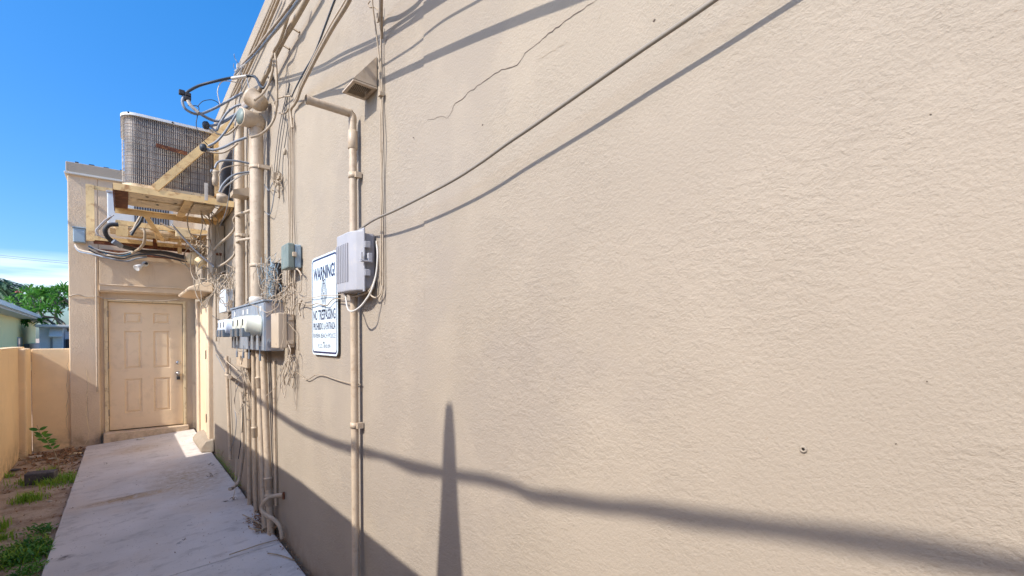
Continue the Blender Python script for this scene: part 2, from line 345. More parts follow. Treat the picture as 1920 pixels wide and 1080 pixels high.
# ================================================================ LONG WALL
TOPZ = 4.27; Y0 = -5.0; Y1 = 9.62; YS = W(795, 400).y
bw = thing('long_building', 'long beige stucco building wall filling the right of the picture, cracked high up', 'building', (WX, 4, GZ))
wall = MB()
wall.box((WX, Y0, GZ-0.04), (WX+6, YS, TOPZ)); wall.box((WX+0.005, YS, GZ-0.04), (WX+6, 9.66, TOPZ-0.002))
wo = wall.build('wall', 'wall', bw)
cp = MB(); cp.box((WX-0.012, Y0, TOPZ-0.11), (WX+0.25, 9.62, TOPZ+0.03)); cp.build('coping', 'wall', bw, bevel=0.01)
def crack(pts, wd, parent, plane='W', seed=1, mat='hole', jag=3.0, name='crack'):
    rr = random.Random(seed); P = []
    for i in range(len(pts)-1):
        a, b = pts[i], pts[i+1]; n_ = max(2, int(math.hypot(b[0]-a[0], b[1]-a[1])/7))
        for j in range(n_):
            f = j/n_; P.append((a[0]+(b[0]-a[0])*f+rr.uniform(-jag,jag)*0.6, a[1]+(b[1]-a[1])*f+rr.uniform(-jag,jag)*0.6))
    P.append(pts[-1]); Q = []
    for i, (x, y) in enumerate(P): Q.append(W(x, y, 0.0012) if plane == 'W' else (W(x, y, -0.008) if plane == 'V' else B(x, y, plane)))
    m_ = MB(); N = len(Q)
    nrm = Vector((-1,0,0)) if isinstance(plane, str) else Vector((0,-1,0)); va = []
    for i in range(N):
        d = (Q[min(i+1,N-1)]-Q[max(i-1,0)]).normalized(); s_ = d.cross(nrm); h = wd*(0.45+0.55*rr.random())*(0.25+0.75*math.sin(math.pi*(i+0.5)/N)**0.5)/2
        va += [Q[i]+s_*h, Q[i]-s_*h]
    m_.add(va, [(2*i, 2*i+1, 2*i+3, 2*i+2) for i in range(N-1)]); return m_.build(name, mat, parent)
crack([(797,228),(826,218),(838,222),(850,200),(872,180),(905,152),(940,130),(968,122),(985,100),(1010,78),(1035,58),(1070,32),(1115,2),(1160,-30)], 0.0030, bw, seed=2, mat='pit')
for k, pl in enumerate([[(725,690),(712,640),(706,560)],[(1010,110),(1040,92),(1066,78)],[(1120,40),(1128,22)]]):
    crack(pl, 0.0016, bw, seed=10+k, mat='tanw')
crack([(793,250),(797,330),(795,450),(796,640)], 0.0012, bw, seed=31, jag=1.2, mat='tanw')
# side doorway at the far end of the long wall: jambs, closed slab, hinges, sill block, hood over it
dy0, dy1 = 7.72, 8.95
for ya, yb, of in ((7.62, 7.80, 0.05), (7.86, 8.02, 0.035), (8.80, 8.98, 0.05)):
    MB().box((WX-of, ya, 0.0), (WX+0.02, yb, 2.10)).build('door_jamb', 'far', bw, bevel=0.012)
for zz in (1.30, 0.42): MB().box((WX-0.064, 7.805, zz-0.06), (WX-0.012, 7.822, zz+0.06)).build('hinge', 'tanw', bw)
MB().box((WX-0.02, 8.03, 0.02), (WX+0.02, 8.79, 2.08)).build('side_door', 'door', bw, bevel=0.004)
s = MB(); s.prism([(WX, 7.50, 0.0), (WX-0.15, 7.58, 0.0), (WX-0.15, 7.58, 0.055), (WX-0.09, 7.54, 0.14), (WX, 7.52, 0.17)], (0, 0.95, 0)); s.build('sill_block', 'wall', bw, bevel=0.012)
s = MB(); s.prism([(WX, 7.45, 2.13), (WX-0.27, 7.55, 2.16), (WX-0.28, 7.55, 2.20), (WX-0.10, 7.47, 2.27), (WX, 7.45, 2.27)], (0, 1.45, 0)); s.build('door_hood', 'far', bw, bevel=0.02)
# ================================================================ FAR BUILDING
YF, YD = 9.65, 9.74
fb = thing('end_building', 'peach stucco end wall closing the alley, with the shut six panel door in it', 'building', (0, YF, GZ))
f = MB(); XL = B(128, 500, YF).x; XA = B(187, 650, YF).x; ZA = B(270, 551, YF).z; ZT = B(124, 304, YF).z
f.box((XL, YF, GZ-0.04), (XA, YF+5, ZT)); f.box((XA, YF, ZA), (WX+0.3, YF+5, ZT-0.002)); f.build('wall', 'far', fb, bevel=0.012)
f = MB(); dx0, dx1 = B(204, 650, 9.77).x, B(342, 650, 9.77).x; dz0, dz1 = B(206, 807, 9.77).z, B(204, 566, 9.77).z
f.box((XA-0.01, YD, GZ-0.04), (dx0-0.05, YD+0.3, ZA+0.01)); f.box((dx1+0.03, YD, GZ-0.04), (WX+0.3, YD+0.3, ZA+0.01)); f.box((dx0-0.05, YD, dz1+0.03), (dx1+0.03, YD+0.3, ZA+0.01))
f.box((dx0-0.05, YD+0.1, -0.2), (dx1+0.03, YD+0.3, dz1+0.03)); f.build('door_recess', 'far', fb)
f = MB(); f.box((XL-0.03, YF-0.05, ZT-0.17), (WX-0.02, YF+5, ZT-0.14)); f.build('drip_edge', 'fascia', fb, bevel=0.004)
f = MB(); f.box((XL-0.015, YF-0.025, ZT-0.139), (WX-0.02, YF+5, ZT+0.012)); f.build('parapet_cap', 'wall', fb, bevel=0.01)
for i in range(9):
    f = MB(); x = XL+0.1+i*0.17+rnd.uniform(-.03,.03); f.box((x, YF-0.02, ZT+0.0125), (x+rnd.uniform(.03,.09), YF+0.1, ZT+0.02+rnd.uniform(0,.012))); f.build('tar_scrap', 'dark', fb)
f = MB(); zl = B(270, 549, YF).z; f.box((XA, YF-0.022, zl+0.005), (WX-0.05, YF+0.01, zl+0.105)); f.box((XA, YF-0.034, zl+0.085), (WX-0.05, YF+0.01, zl+0.108)); f.build('lintel_ledge', 'far', fb, bevel=0.008)
# frame
f = MB(); yf = YD-0.015
f.box((dx0-0.055, yf, -0.02), (dx0-0.008, YD+0.08, dz1+0.05)); f.build('door_frame', 'cream', fb, bevel=0.004)
f = MB(); f.box((dx1+0.008, yf, -0.02), (dx1+0.045, YD+0.08, dz1+0.05)); f.build('door_frame', 'cream', fb, bevel=0.004)
f = MB(); f.box((dx0-0.008, yf, dz1+0.008), (dx1+0.008, YD+0.08, dz1+0.05)); f.build('door_frame', 'cream', fb, bevel=0.004)
# door leaf with six raised panels: a grid of rails and sunken, raised fields
dr = MB(); y = 9.77; w_ = dx1-dx0; h = dz1-dz0
dr_o = None
cols = [(0.20, 0.43), (0.59, 0.82)]; rows = [(0.125, 0.395), (0.475, 0.775), (0.835, 0.92)]
us = [0]+[c for p in cols for c in p]+[1]; vs_ = [0]+[r for p in rows for r in p]+[1]
X = lambda u: dx0+w_*u
Z = lambda v: dz0+h*v
for i in range(len(us)-1):
    for j in range(len(vs_)-1):
        a, b, c, d = X(us[i]), X(us[i+1]), Z(vs_[j]), Z(vs_[j+1])
        if i in (1, 3) and j in (1, 3, 5):
            lev = [(0, 0), (0.008, 0.016), (0.022, 0.016), (0.040, 0.003)]; rings = [[(a+k, y+dd, c+k), (b-k, y+dd, c+k), (b-k, y+dd, d-k), (a+k, y+dd, d-k)] for k, dd in lev]
            for q_ in range(3):
                for e_ in range(4): dr.quad(rings[q_][e_], rings[q_][(e_+1)%4], rings[q_+1][(e_+1)%4], rings[q_+1][e_])
            dr.quad(*rings[3])
        else: dr.quad((a, y, c), (b, y, c), (b, y, d), (a, y, d))
for a, b in (((dx0,y,dz0),(dx0,y,dz1)), ((dx1,y,dz0),(dx1,y,dz1)), ((dx0,y,dz1),(dx1,y,dz1)), ((dx0,y,dz0),(dx1,y,dz0))):
    dr.quad(a, b, (b[0], y+0.04, b[2]), (a[0], y+0.04, a[2]))
door = dr.build('door', 'door', fb)
kp = B(334, 703, 9.77); bp = B(334, 680, 9.77)
k = MB(); k.lathe(bp, (0,-1,0), [(0,0.032),(0.012,0.032),(0.018,0.024),(0.022,0.012)], 18); k.build('deadbolt', 'chrome', door)
k = MB(); k.lathe(kp+Vector((0,0,0.03)), (0,-1,0), [(0,0.034),(0.01,0.034),(0.014,0.016),(0.03,0.014),(0.036,0.028),(0.055,0.03),(0.066,0.018)], 18); k.build('knob', 'chrome', door)
k = MB(); k.box(kp+Vector((-0.022,-0.05,-0.075)), kp+Vector((0.024,-0.02,-0.02))); k.tube(smooth([kp+Vector((-0.012,-0.035,-0.02)), kp+Vector((-0.012,-0.035,0.02)), kp+Vector((0.0,-0.035,0.035)), kp+Vector((0.012,-0.035,0.02)), kp+Vector((0.012,-0.035,-0.02))]), 0.004, 8)
tag(k.build('padlock', 'dark', None, bevel=0.004), 'black key lockbox hanging from the knob of the shut door', 'lockbox')
for zz in (0.28, 1.02, 1.82):
    MB().box((dx0-0.012, yf-0.006, dz0+zz-0.05), (dx0+0.004, yf+0.02, dz0+zz+0.05)).build('hinge', 'tanw', door)
# step below the door
st = MB(); st.prism([(dx0-0.07, 9.50, 0.0-0.13), (dx1+0.07, 9.62, -0.13), (dx1+0.07, YD, -0.13), (dx0-0.07, YD, -0.13)], (0,0,0.13+dz0-0.012)); st.build('door_step', 'far', fb, bevel=0.012)
# cracks in the far wall
crack([(128,662),(126,700),(127,745),(124,790),(133,830),(128,842)], 0.006, fb, plane=9.645, seed=5, mat='tanw')
crack([(163,690),(166,720),(162,770),(167,815),(160,832)], 0.012, fb, plane=9.6475, seed=8, mat='cream'); crack([(165,700),(163,740),(166,790)], 0.005, fb, plane=9.646, seed=9, mat='tanw')
crack([(150,330),(153,365)], 0.008, fb, plane=9.648, seed=12, mat='cream')
# base rubble line
# ================================================================ FENCES
fl = B(0, 652, YF).z
FT = 1.385; FX = -1.115
fe = thing('garden_wall', 'low peach garden wall at far left, with a pier at its corner', 'garden wall', (-1.1, 8.6, GZ))
f = MB(); f.box((FX-0.14, 7.15, GZ-0.04), (FX, YF+0.1, FT+0.02)); f.build('side_wall', 'fence', fe, bevel=0.01)
f = MB(); f.box((FX-0.16, 9.20, GZ-0.04), (-1.04, YF+0.02, FT)); f.build('pier', 'fence', fe, bevel=0.02)
f = MB(); f.box((-1.04, YF+0.03, GZ-0.04), (XL+0.01, YF+0.17, FT-0.01)); f.build('end_wall', 'fence', fe, bevel=0.01)
# taller neighbouring wall, just out of frame to the left: it throws the shade along the foot of the long wall
T = 2.045
tp = [SC(402,793,T), SC(560,900,T), SC(785,1078,T)]
f = MB(); top = [Vector((FX, p.y, p.z)) for p in tp]; top = [top[0]] + top[1:] + [Vector((FX, -5, top[-1].z))]
poly = [Vector((FX, top[0].y, GZ-0.04))] + top + [Vector((FX, -5, GZ-0.04))]
tag(f.prism(poly, (-0.15, 0, 0)).build('tall_side_wall', 'fence'), 'taller peach boundary wall along the left side of the walkway', 'boundary wall')
# tapering pole and sagging overhead bundle behind that wall, whose shadows cross the long wall
t_ = 2.53; pt = SC(842, 745, t_)
prof = [(0.0, 0.12), (pt.z-0.95, 0.108), (pt.z-0.62, 0.090), (pt.z-0.42, 0.066), (pt.z-0.28, 0.052), (pt.z-0.13, 0.042), (pt.z-0.02, 0.026), (pt.z, 0.002)]
tag(MB().lathe((pt.x, pt.y, -0.02), (0,0,1), [(max(0,h_)-GZ*0, r_) for h_, r_ in prof], 12).build('pointed_pole', 'bark'), 'slender pointed pole standing beyond the left boundary wall', 'pole')
sh = [(398,640),(404,655),(430,688),(470,728),(510,768),(560,802),(610,825),(665,843),(720,856),(770,874),(840,889),(900,898),(960,913),(1000,930),(1060,938),(1130,949),(1200,955),(1300,972),(1400,985),(1500,998),(1640,1018),(1780,1042),(1920,1068)]
pts = [Vector((-2.6, 11.0, 5.2))] + [SC(x, y_, t_) for x, y_ in sh] + [Vector((-1.6, -1.3, 3.42)), Vector((-1.6, -4, 3.9))]
P = smooth(pts, 8); rad = [0.0165+0.0022*max(0,min(3,p.y))+0.007*noise.noise(Vector((p.y*3.2, 0, 5))) for p in P]
tag(MB().tube(P, rad, 8).build('overhead_cable', 'blackw'), 'sagging twisted service cable strung overhead beside the alley', 'cable')
# ================================================================ NEIGHBOURS
a = CAM + ray(0, 565)*13.6; b = CAM + ray(93, 601)*27.5; a.z = b.z = (a.z+b.z)/2; d = (b-a).normalized(); nrm = Vector((-d.y, d.x, 0))
hs = thing('yellow_house', 'pale yellow house with white eave beyond the garden wall', 'house', (a.x, a.y, GZ))
a0 = a - d*5; wl = b - d*0.9; ins = nrm*0.55
def vbox(p0, p1, thick, z0, z1): return [Vector((p0.x,p0.y,z0)), Vector((p1.x,p1.y,z0)), Vector((p1.x,p1.y,z1)), Vector((p0.x,p0.y,z1))], thick
zt = a.z
q_, th = vbox(a0+ins, wl+ins, nrm*6, GZ-0.04, zt-0.12); MB().prism(q_, th).build('wall', 'yellow', hs)
q_, th = vbox(a0, b, nrm*7, zt-0.16, zt); MB().prism(q_, th).build('roof_eave', 'fascia', hs)
q_, th = vbox(a0-nrm*0.10, b+d*0.05-nrm*0.10, nrm*0.099, zt-0.10, zt+0.03); MB().prism(q_, th).build('gutter', 'white', hs)
q_, th = vbox(wl+ins+d*0.01, wl+ins+d*0.5, nrm*5, GZ-0.04, zt-0.165); MB().prism(q_, th).build('end_pier', 'yellow', hs)
def onwall(px, py, off=0.0):
    o = a+ins-nrm*off; dd = ray(px, py); t = ((o-CAM).dot(nrm))/dd.dot(nrm); return CAM+dd*t
p0, p1 = onwall(32, 632), onwall(42, 650); q_, th = vbox(p0-nrm*0.012, p1-nrm*0.012, nrm*0.01, p1.z-0.2, p0.z); wi = MB().prism(q_, th).build('window', 'fascia', hs)
p0, p1 = onwall(32.6, 634), onwall(36, 650); q_, th = vbox(p0-nrm*0.03, p1-nrm*0.03, nrm*0.01, p1.z-0.2, p0.z); MB().prism(q_, th).build('pane', 'glass', wi)
p0, p1 = onwall(55, 645, .2), onwall(78, 655, .2); q_, th = vbox(p0, p1, nrm*0.18, p1.z-0.5, p0.z); tag(MB().prism(q_, th).build('utility_cabinet', 'grey'), 'small grey cabinet against the yellow house, its top just above the garden wall', 'cabinet')
fp = onwall(81, 622, 0.0); ff = MB(); ff.prism([fp+nrm*(-0.02)+Vector((0,0,-.17)), fp-nrm*0.02+Vector((0,0,.17)), fp-nrm*0.42+d*0.1+Vector((0,0,.05)), fp-nrm*0.42+d*0.1+Vector((0,0,0.0))], -d*0.35)
ff.build('flood_light', 'dark', hs)
# white sided outbuilding
Ys = 30.0; sp0, sp1 = B(89, 607, Ys), B(131, 614, Ys)
ob = thing('white_outbuilding', 'white outbuilding with lapped siding and flat roof behind the yellow house', 'shed', (sp0.x, Ys, GZ))
z1 = B(108, 609, Ys).z
MB().box((sp0.x-0.3, Ys+0.3, GZ-0.04), (B(116,640,Ys).x, Ys+4, z1-0.05)).build('wall', 'siding', ob)
MB().box((sp0.x-0.4, Ys-0.2, z1-0.12), (sp1.x+0.4, Ys+4.2, z1)).build('roof', 'fascia', ob, bevel=0.03)
s = MB(); x0, x1 = B(98,640,Ys).x, B(117,640,Ys).x; zb = 0.2
for i in range(11):
    zz = zb+(z1-0.45-zb)*i/11; s.prism([(x0, Ys+0.29, zz), (x0, Ys+0.16, zz), (x0, Ys+0.24, zz+0.19), (x0, Ys+0.29, zz+0.19)], (x1-x0, 0, 0))
s.build('siding_board', 'white', ob)
MB().box((B(92.5,640,Ys).x, Ys+0.26, 0), (B(95.5,640,Ys).x, Ys+0.297, z1-0.6)).build('door', 'greyl', ob)
MB().prism([(x0-0.1, Ys+0.28, z1-0.13), (x0-0.1, Ys-0.12, z1-0.5), (x0-0.1, Ys-0.1, z1-0.56), (x0-0.1, Ys+0.28, z1-0.5)], (x1-x0+0.1, 0, 0)).build('awning', 'white', ob)
MB().box((B(117,640,Ys).x, Ys+1.0, GZ-0.04), (sp1.x+0.5, Ys+4, z1-0.3)).build('porch', 'siding', ob)
MB().box((B(119,640,Ys).x, Ys+0.9, GZ), (sp1.x+0.5, Ys+0.99, B(120,636,Ys).z)).build('doorway', 'dark', ob)
# ---------------------------------------------------------------- trees
def leafq(mb, p, d_, wdt, ln, up, bend=0.2):
    s_ = d_.cross(up); s_ = s_.normalized() if s_.length > 1e-3 else Vector((1,0,0)); n_ = s_.cross(d_)
    mid = p + d_*ln*0.55 + n_*ln*bend*0.4; tip = p + d_*ln - n_*ln*bend*0.3
    mb.add([p, mid-s_*wdt/2, tip, mid+s_*wdt/2], [(0,1,2,3)])
def rdir(r): 
    while True:
        v = Vector((r.uniform(-1,1), r.uniform(-1,1), r.uniform(-1,1)))
        if 0.1 < v.length < 1: return v.normalized()
Yt = 33.0; cpt = B(108, 572, Yt); rt = random.Random(3)
pl = thing('frangipani_tree', 'green leafy tree with pink blossom clusters above the outbuilding roof', 'tree', (cpt.x, Yt, GZ))
tr = MB(); base = Vector((cpt.x+0.5, Yt, GZ)); fk = Vector((cpt.x+0.35, Yt, 1.9)); tr.tube([base, (base+fk)/2+Vector((.05,0,0)), fk], [0.16,0.13,0.11], 8)
tips = []
def grow(p, d_, ln, r, lv):
    e_ = p + d_*ln; tr.tube(smooth([p, (p+e_)/2+rdir(rt)*ln*0.08, e_], 3), [r*(1-0.35*i/6) for i in range(7)], 5)
    if lv == 0: tips.append((e_, d_)); return
    for _ in range(3 if lv > 1 else 2):
        nd = (d_*0.75 + rdir(rt)*0.8 + Vector((0,0,0.12))).normalized(); grow(e_, nd, ln*0.72, r*0.62, lv-1)
for k_ in range(6):
    an = k_*1.05; grow(fk, Vector((math.cos(an)*0.95, math.sin(an)*0.9, 0.75)).normalized(), 1.0, 0.075, 3)
tr.build('trunk', 'bark', pl)
fo = MB(); fl_ = MB()
for e_, d_ in tips:
    for _ in range(22):
        dd = (d_*0.25 + rdir(rt)).normalized(); leafq(fo, e_+rdir(rt)*0.08, dd, 0.10, rt.uniform(0.26,0.46), Vector((0,0,1)))
    if rt.random() < 0.12:
        for _ in range(14): leafq(fl_, e_+d_*0.12+rdir(rt)*0.09, rdir(rt), 0.07, 0.10, Vector((0,0,1)))
fo.build('crown', 'leaf', pl); fl_.build('blossoms', 'pink', pl)
cpt = B(-18, 540, 36); pm = thing('palm_tree', 'shaggy green palm showing at the left edge above the yellow house', 'palm', (cpt.x, 36, GZ))
MB().tube([(cpt.x, 36, GZ), (cpt.x+0.1, 36, cpt.z/2), (cpt.x, 36, cpt.z)], [0.2,0.16,0.15], 8).build('trunk', 'bark', pm)
fo = MB()
for k_ in range(84):
    d_ = rdir(rt); d_.z = abs(d_.z)*1.1-0.45; d_.normalize(); P_ = []
    for i in range(9):
        f_ = i/8; P_.append(Vector(cpt) + d_*1.75*f_ + Vector((0,0,-1.0*f_*f_)))
    fo.tube(P_, 0.012, 4)
    for i in range(1, 9):
        for sd_ in (-1, 1):
            for q2 in range(3):
                p_ = P_[i-1].lerp(P_[i], q2/3); t2 = (P_[i]-P_[i-1]).normalized(); s_ = t2.cross(Vector((0,0,1))).normalized()*sd_
                leafq(fo, p_, (t2*0.9+s_*0.8+Vector((0,0,-0.25))).normalized(), 0.06, 0.6*(1.1-f_*0.3), Vector((0,0,1)))
fo.build('crown', 'palm', pm)
for i, (ya, yb, lb) in enumerate(((476, 487, 'uppermost of the three thin utility lines in the far sky'), (479, 491, 'middle one of the three thin utility lines in the far sky'), (529, 533, 'lowest thin utility line crossing the sky just above the tree'))):
    p0, p1 = B(-300, ya-28, 60), B(420, yb+24, 60); pm_ = (p0+p1)/2 + Vector((0,0,-0.25))
    tag(MB().tube(smooth([p0, pm_, p1], 12), 0.014, 5).build('utility_line', 'greyw'), lb, 'power line')
# ================================================================ AIR CONDITIONERS AND THEIR BRACKETS
def angle_bar(mb, a, b, w=0.055, t=0.006, out=Vector((0,-1,0))):
    a = Vector(a); b = Vector(b); d = (b-a).normalized()
    mb.bar(a+Vector((0,0,-t/2)), b+Vector((0,0,-t/2)), w, t)
    o = out*(w/2-t/2); mb.bar(a+o+Vector((0,0,-w/2-t)), b+o+Vector((0,0,-w/2-t)), t, w)
def platform(x0, ya, yb, z, label, brace=True, extra=None):
    t = thing('equipment_bracket', label, 'bracket', (x0, ya, z), None)
    for yy, o in ((ya, Vector((0,-1,0))), (yb, Vector((0,1,0)))):
        m_ = MB(); angle_bar(m_, (x0, yy, z), (WX, yy, z), 0.055, 0.008, o); m_.build('beam', 'rust', t)
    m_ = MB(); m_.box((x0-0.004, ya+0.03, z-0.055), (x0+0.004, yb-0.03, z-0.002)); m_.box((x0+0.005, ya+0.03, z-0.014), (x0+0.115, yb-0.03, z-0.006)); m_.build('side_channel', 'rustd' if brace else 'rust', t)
    m_ = MB(); m_.box((WX-0.09, ya+0.03, z-0.014), (WX-0.002, yb-0.03, z-0.006)); m_.box((WX-0.01, ya+0.03, z-0.08), (WX-0.002, yb-0.03, z-0.015)); m_.build('wall_rail', 'rust', t)
    m_ = MB(); m_.bar((x0+0.62, ya+0.03, z-0.02), (x0+0.60, yb-0.03, z-0.02), 0.075, 0.008); m_.build('cross_bar', 'rust', t)
    return t
A_ = platform(-0.07, 5.93, 6.98, 3.0, 'rusty yellowed steel bracket nearest the camera, carrying the tall coil unit')
m_ = MB(); p0 = Vector((0.245, 5.90, 3.005)); p1 = Vector((WX-0.005, 5.90, W(441, 222).z)); m_.bar(p0, p1, 0.07, 0.008, Vector((0,1,0))); m_.bar(p0+Vector((0.022,0.03,-0.024)), p1+Vector((0.022,0.03,-0.024)), 0.008, 0.05, Vector((0,1,0))); m_.build('diagonal_brace', 'rust', A_)
m_ = MB(); q0 = Vector((0.33, 5.915, 3.37)); m_.bar((0.26, 5.93, 3.445), (0.52, 5.93, 3.42), 0.036, 0.01, Vector((0,1,0))); m_.build('bracing_stub', 'rustd', A_)
for i in range(5):
    pass
m_ = MB(); m_.box((0.66, 5.875, 2.96), (0.69, 5.885, 3.14))
for k_ in range(5): m_.cyl((0.675, 5.874, 2.985+k_*0.032), (0.675, 5.872, 2.985+k_*0.032), 0.007, 8)
m_.build('punched_strap', 'whitew', A_)
B_ = platform(-0.07, 7.75, 8.55, 3.0, 'yellowed steel bracket behind the nearer one, carrying the white cabinet', False)
m_ = MB(); m_.bar((0.45, 7.75, 2.985), (0.62, 8.5, 2.985), 0.07, 0.008); m_.build('cross_bar', 'rust', B_)
Yc = 8.62; c0 = B(166, 447, Yc); c1 = B(166, 346, Yc)
Cg = thing('steel_frame', 'tall open yellowed steel frame reaching out furthest left below the units', 'bracket', (c0.x, Yc, c0.z))
m_ = MB(); m_.bar((c0.x+0.02, Yc, c0.z-0.03), (c0.x+0.02, Yc, c1.z), 0.05, 0.085, Vector((1,0,0))); m_.build('post', 'rust', Cg)
m_ = MB(); m_.bar((c0.x+0.05, Yc, c1.z-0.03), (c0.x+0.55, Yc+0.02, c1.z-0.03), 0.02, 0.05); m_.bar((c0.x+0.0, Yc+0.02, c1.z-0.02), (c0.x+0.0, YF, c1.z-0.02), 0.05, 0.02); m_.build('top_rail', 'rust', Cg)
m_ = MB(); m_.box((c0.x+0.05, Yc-0.04, c0.z+0.03), (WX, Yc+0.02, c0.z+0.036)); m_.box((c0.x+0.05, Yc-0.048, c0.z-0.02), (WX, Yc-0.042, c0.z+0.036)); m_.build('beam', 'rust', Cg)
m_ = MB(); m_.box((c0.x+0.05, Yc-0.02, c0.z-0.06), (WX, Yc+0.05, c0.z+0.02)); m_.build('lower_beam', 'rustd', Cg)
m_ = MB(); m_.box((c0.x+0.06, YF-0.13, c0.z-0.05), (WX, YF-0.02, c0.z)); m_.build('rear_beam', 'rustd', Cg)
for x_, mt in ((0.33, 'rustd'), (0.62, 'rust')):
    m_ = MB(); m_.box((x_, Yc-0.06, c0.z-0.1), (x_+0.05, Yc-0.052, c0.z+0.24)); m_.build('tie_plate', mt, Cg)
for x_ in (0.12, 0.30, 0.78):
    m_ = MB(); m_.bar((x_, 7.78, 2.972), (x_+0.02, 8.52, 2.972), 0.06, 0.01); m_.build('cross_bar', 'rust', B_)
m_ = MB(); m_.box((0.0, 7.95, 2.93), (0.72, 8.04, 2.965)); m_.box((0.1, 8.2, 2.935), (0.8, 8.26, 2.96)); m_.build('plank', 'pan', B_, bevel=0.003)
m_ = MB(); m_.box((-0.07, 7.70, 2.80), (0.05, 7.715, 2.93)); m_.build('hanger_plate', 'rust', B_)
for x_ in (0.30, 0.56):
    m_ = MB(); m_.bar((x_, 7.72, 2.98), (x_+0.05, 7.9, 2.80), 0.05, 0.008, Vector((1,0,0))); m_.build('hanger_strap', 'rust', B_)
m_ = MB(); m_.bar((0.20, 7.0, 2.96), (0.42, 8.0, 2.84), 0.05, 0.012); m_.build('loose_brace', 'rust', B_)
def rrect(x0, x1, y0, y1, r, n=7):
    P = []
    for cx, cy, a0 in ((x1-r, y1-r, 0), (x0+r, y1-r, 90), (x0+r, y0+r, 180), (x1-r, y0+r, 270)):
        for i in range(n): a = R_(a0+90*i/(n-1)); P.append((cx+r*math.cos(a), cy+r*math.sin(a)))
    return P
def ring(P, z0, z1, mb):
    k = len(P); mb.add([(x, y, z0) for x, y in P]+[(x, y, z1) for x, y in P], [tuple(range(k-1,-1,-1)), tuple(range(k,2*k))]); 
    mb.add([(x, y, z0) for x, y in P]+[(x, y, z1) for x, y in P], [(i,(i+1)%k,k+(i+1)%k,k+i) for i in range(k)], True)
ac = thing('air_conditioner', 'tall rusty coil condenser with white lid on the nearer bracket', 'air conditioner', (0.4, 6.35, 3.0))
X0, X1, Ya, Yb, Zb, Zt = 0.0, 0.79, 5.97, 6.83, 3.045, 3.70
m_ = MB(); ring(rrect(X0+.02, X1-.02, Ya+.02, Yb-.02, .10), Zb, Zt, m_); m_.build('coil', 'coil', ac)
m_ = MB(); P = rrect(X0, X1, Ya, Yb, .12)
per = [Vector((x, y, 0)) for x, y in P+[P[0]]]
for i in range(11):
    zz = Zb+0.02+(Zt-Zb-0.04)*i/10; m_.tube([(p.x, p.y, zz) for p in per], 0.0022, 4, False)
m_.build('guard_ring', 'guardr', ac)
tag(m_ and C.objects[-1], None)
acc = 0.0; m_ = MB(); rr = random.Random(2)
for i in range(len(per)-1):
    a, b = per[i], per[i+1]; ln = (b-a).length; s_ = 0.0
    while acc + ln - s_ >= 0.0155:
        s_ += 0.0155-acc; acc = 0.0; q = a.lerp(b, s_/ln)
        if q.y < 6.5: m_.tube([(q.x, q.y, Zb), (q.x+rr.uniform(-.002,.002), q.y, (Zb+Zt)/2), (q.x, q.y, Zt)], 0.0017, 4, False)
    acc += ln - s_
m_.build('guard_bars', 'guard', ac)
m_ = MB(); ring(rrect(X0-.012, X1+.012, Ya-.012, Yb+.012, .13), Zt+.001, Zt+.026, m_); m_.build('lid', 'white', ac, bevel=0.008)
m_ = MB(); ring(rrect(X0-.005, X1+.005, Ya-.005, Yb+.005, .12), 3.005, Zb-0.002, m_); m_.build('base_pan', 'pan', ac, bevel=0.005)
for x_, y_ in ((.16,6.1),(.2,6.3),(.33,6.15),(.45,6.4),(.52,6.12),(.3,6.6),(.62,6.5),(.7,6.2)): MB().cyl((x_, y_, 3.0005), (x_, y_, 3.0035), 0.014, 10).build('drain_hole', 'hole', ac)
m_ = MB(); m_.box((.12,6.05,2.992),(.60,6.13,3.003)); m_.box((.12,6.45,2.99),(.66,6.50,3.003)); m_.box((.60,6.25,2.985),(.8,6.7,3.0)); m_.build('pan_ribs', 'pan', ac, bevel=0.004)
m_ = MB(); m_.box((X1-0.03, Ya-.004, Zb), (X1+0.012, Ya+.05, Zt)); m_.build('corner_post', 'rust', ac)
for x_ in (0.05, 0.40, 0.75): 
    m_ = MB(); m_.cyl((x_, Ya-0.02, Zt+0.012), (x_, Ya-0.012, Zt+0.012), 0.008, 8); m_.build('lid_screw', 'dark', ac)
ac2 = thing('air_conditioner', 'white boxy condenser mostly hidden behind the tall coil unit', 'air conditioner', (0.2, 8.1, 3.02))
xx = B(201, 380, 8.2).x; zz = B(205, 357, 8.2).z
m_ = MB(); m_.box((xx, 8.2, 3.03), (0.55, 8.52, zz-0.03)); m_.build('cabinet', 'whitep', ac2, bevel=0.01)
m_ = MB(); m_.box((xx-0.01, 8.19, zz-0.029), (0.56, 8.53, zz)); m_.build('lid', 'greyl', ac2, bevel=0.006)
m_ = MB()
for i in range(14): m_.box((0.12+i*0.028, 8.188, 3.06), (0.132+i*0.028, 8.199, zz-0.08))
m_.build('louvres', 'dark', ac2)
m_ = MB(); m_.box((xx+.02, 8.05, 2.945), (0.5, 8.5, 2.985)); m_.build('underside_tray', 'pan', ac2, bevel=0.004)
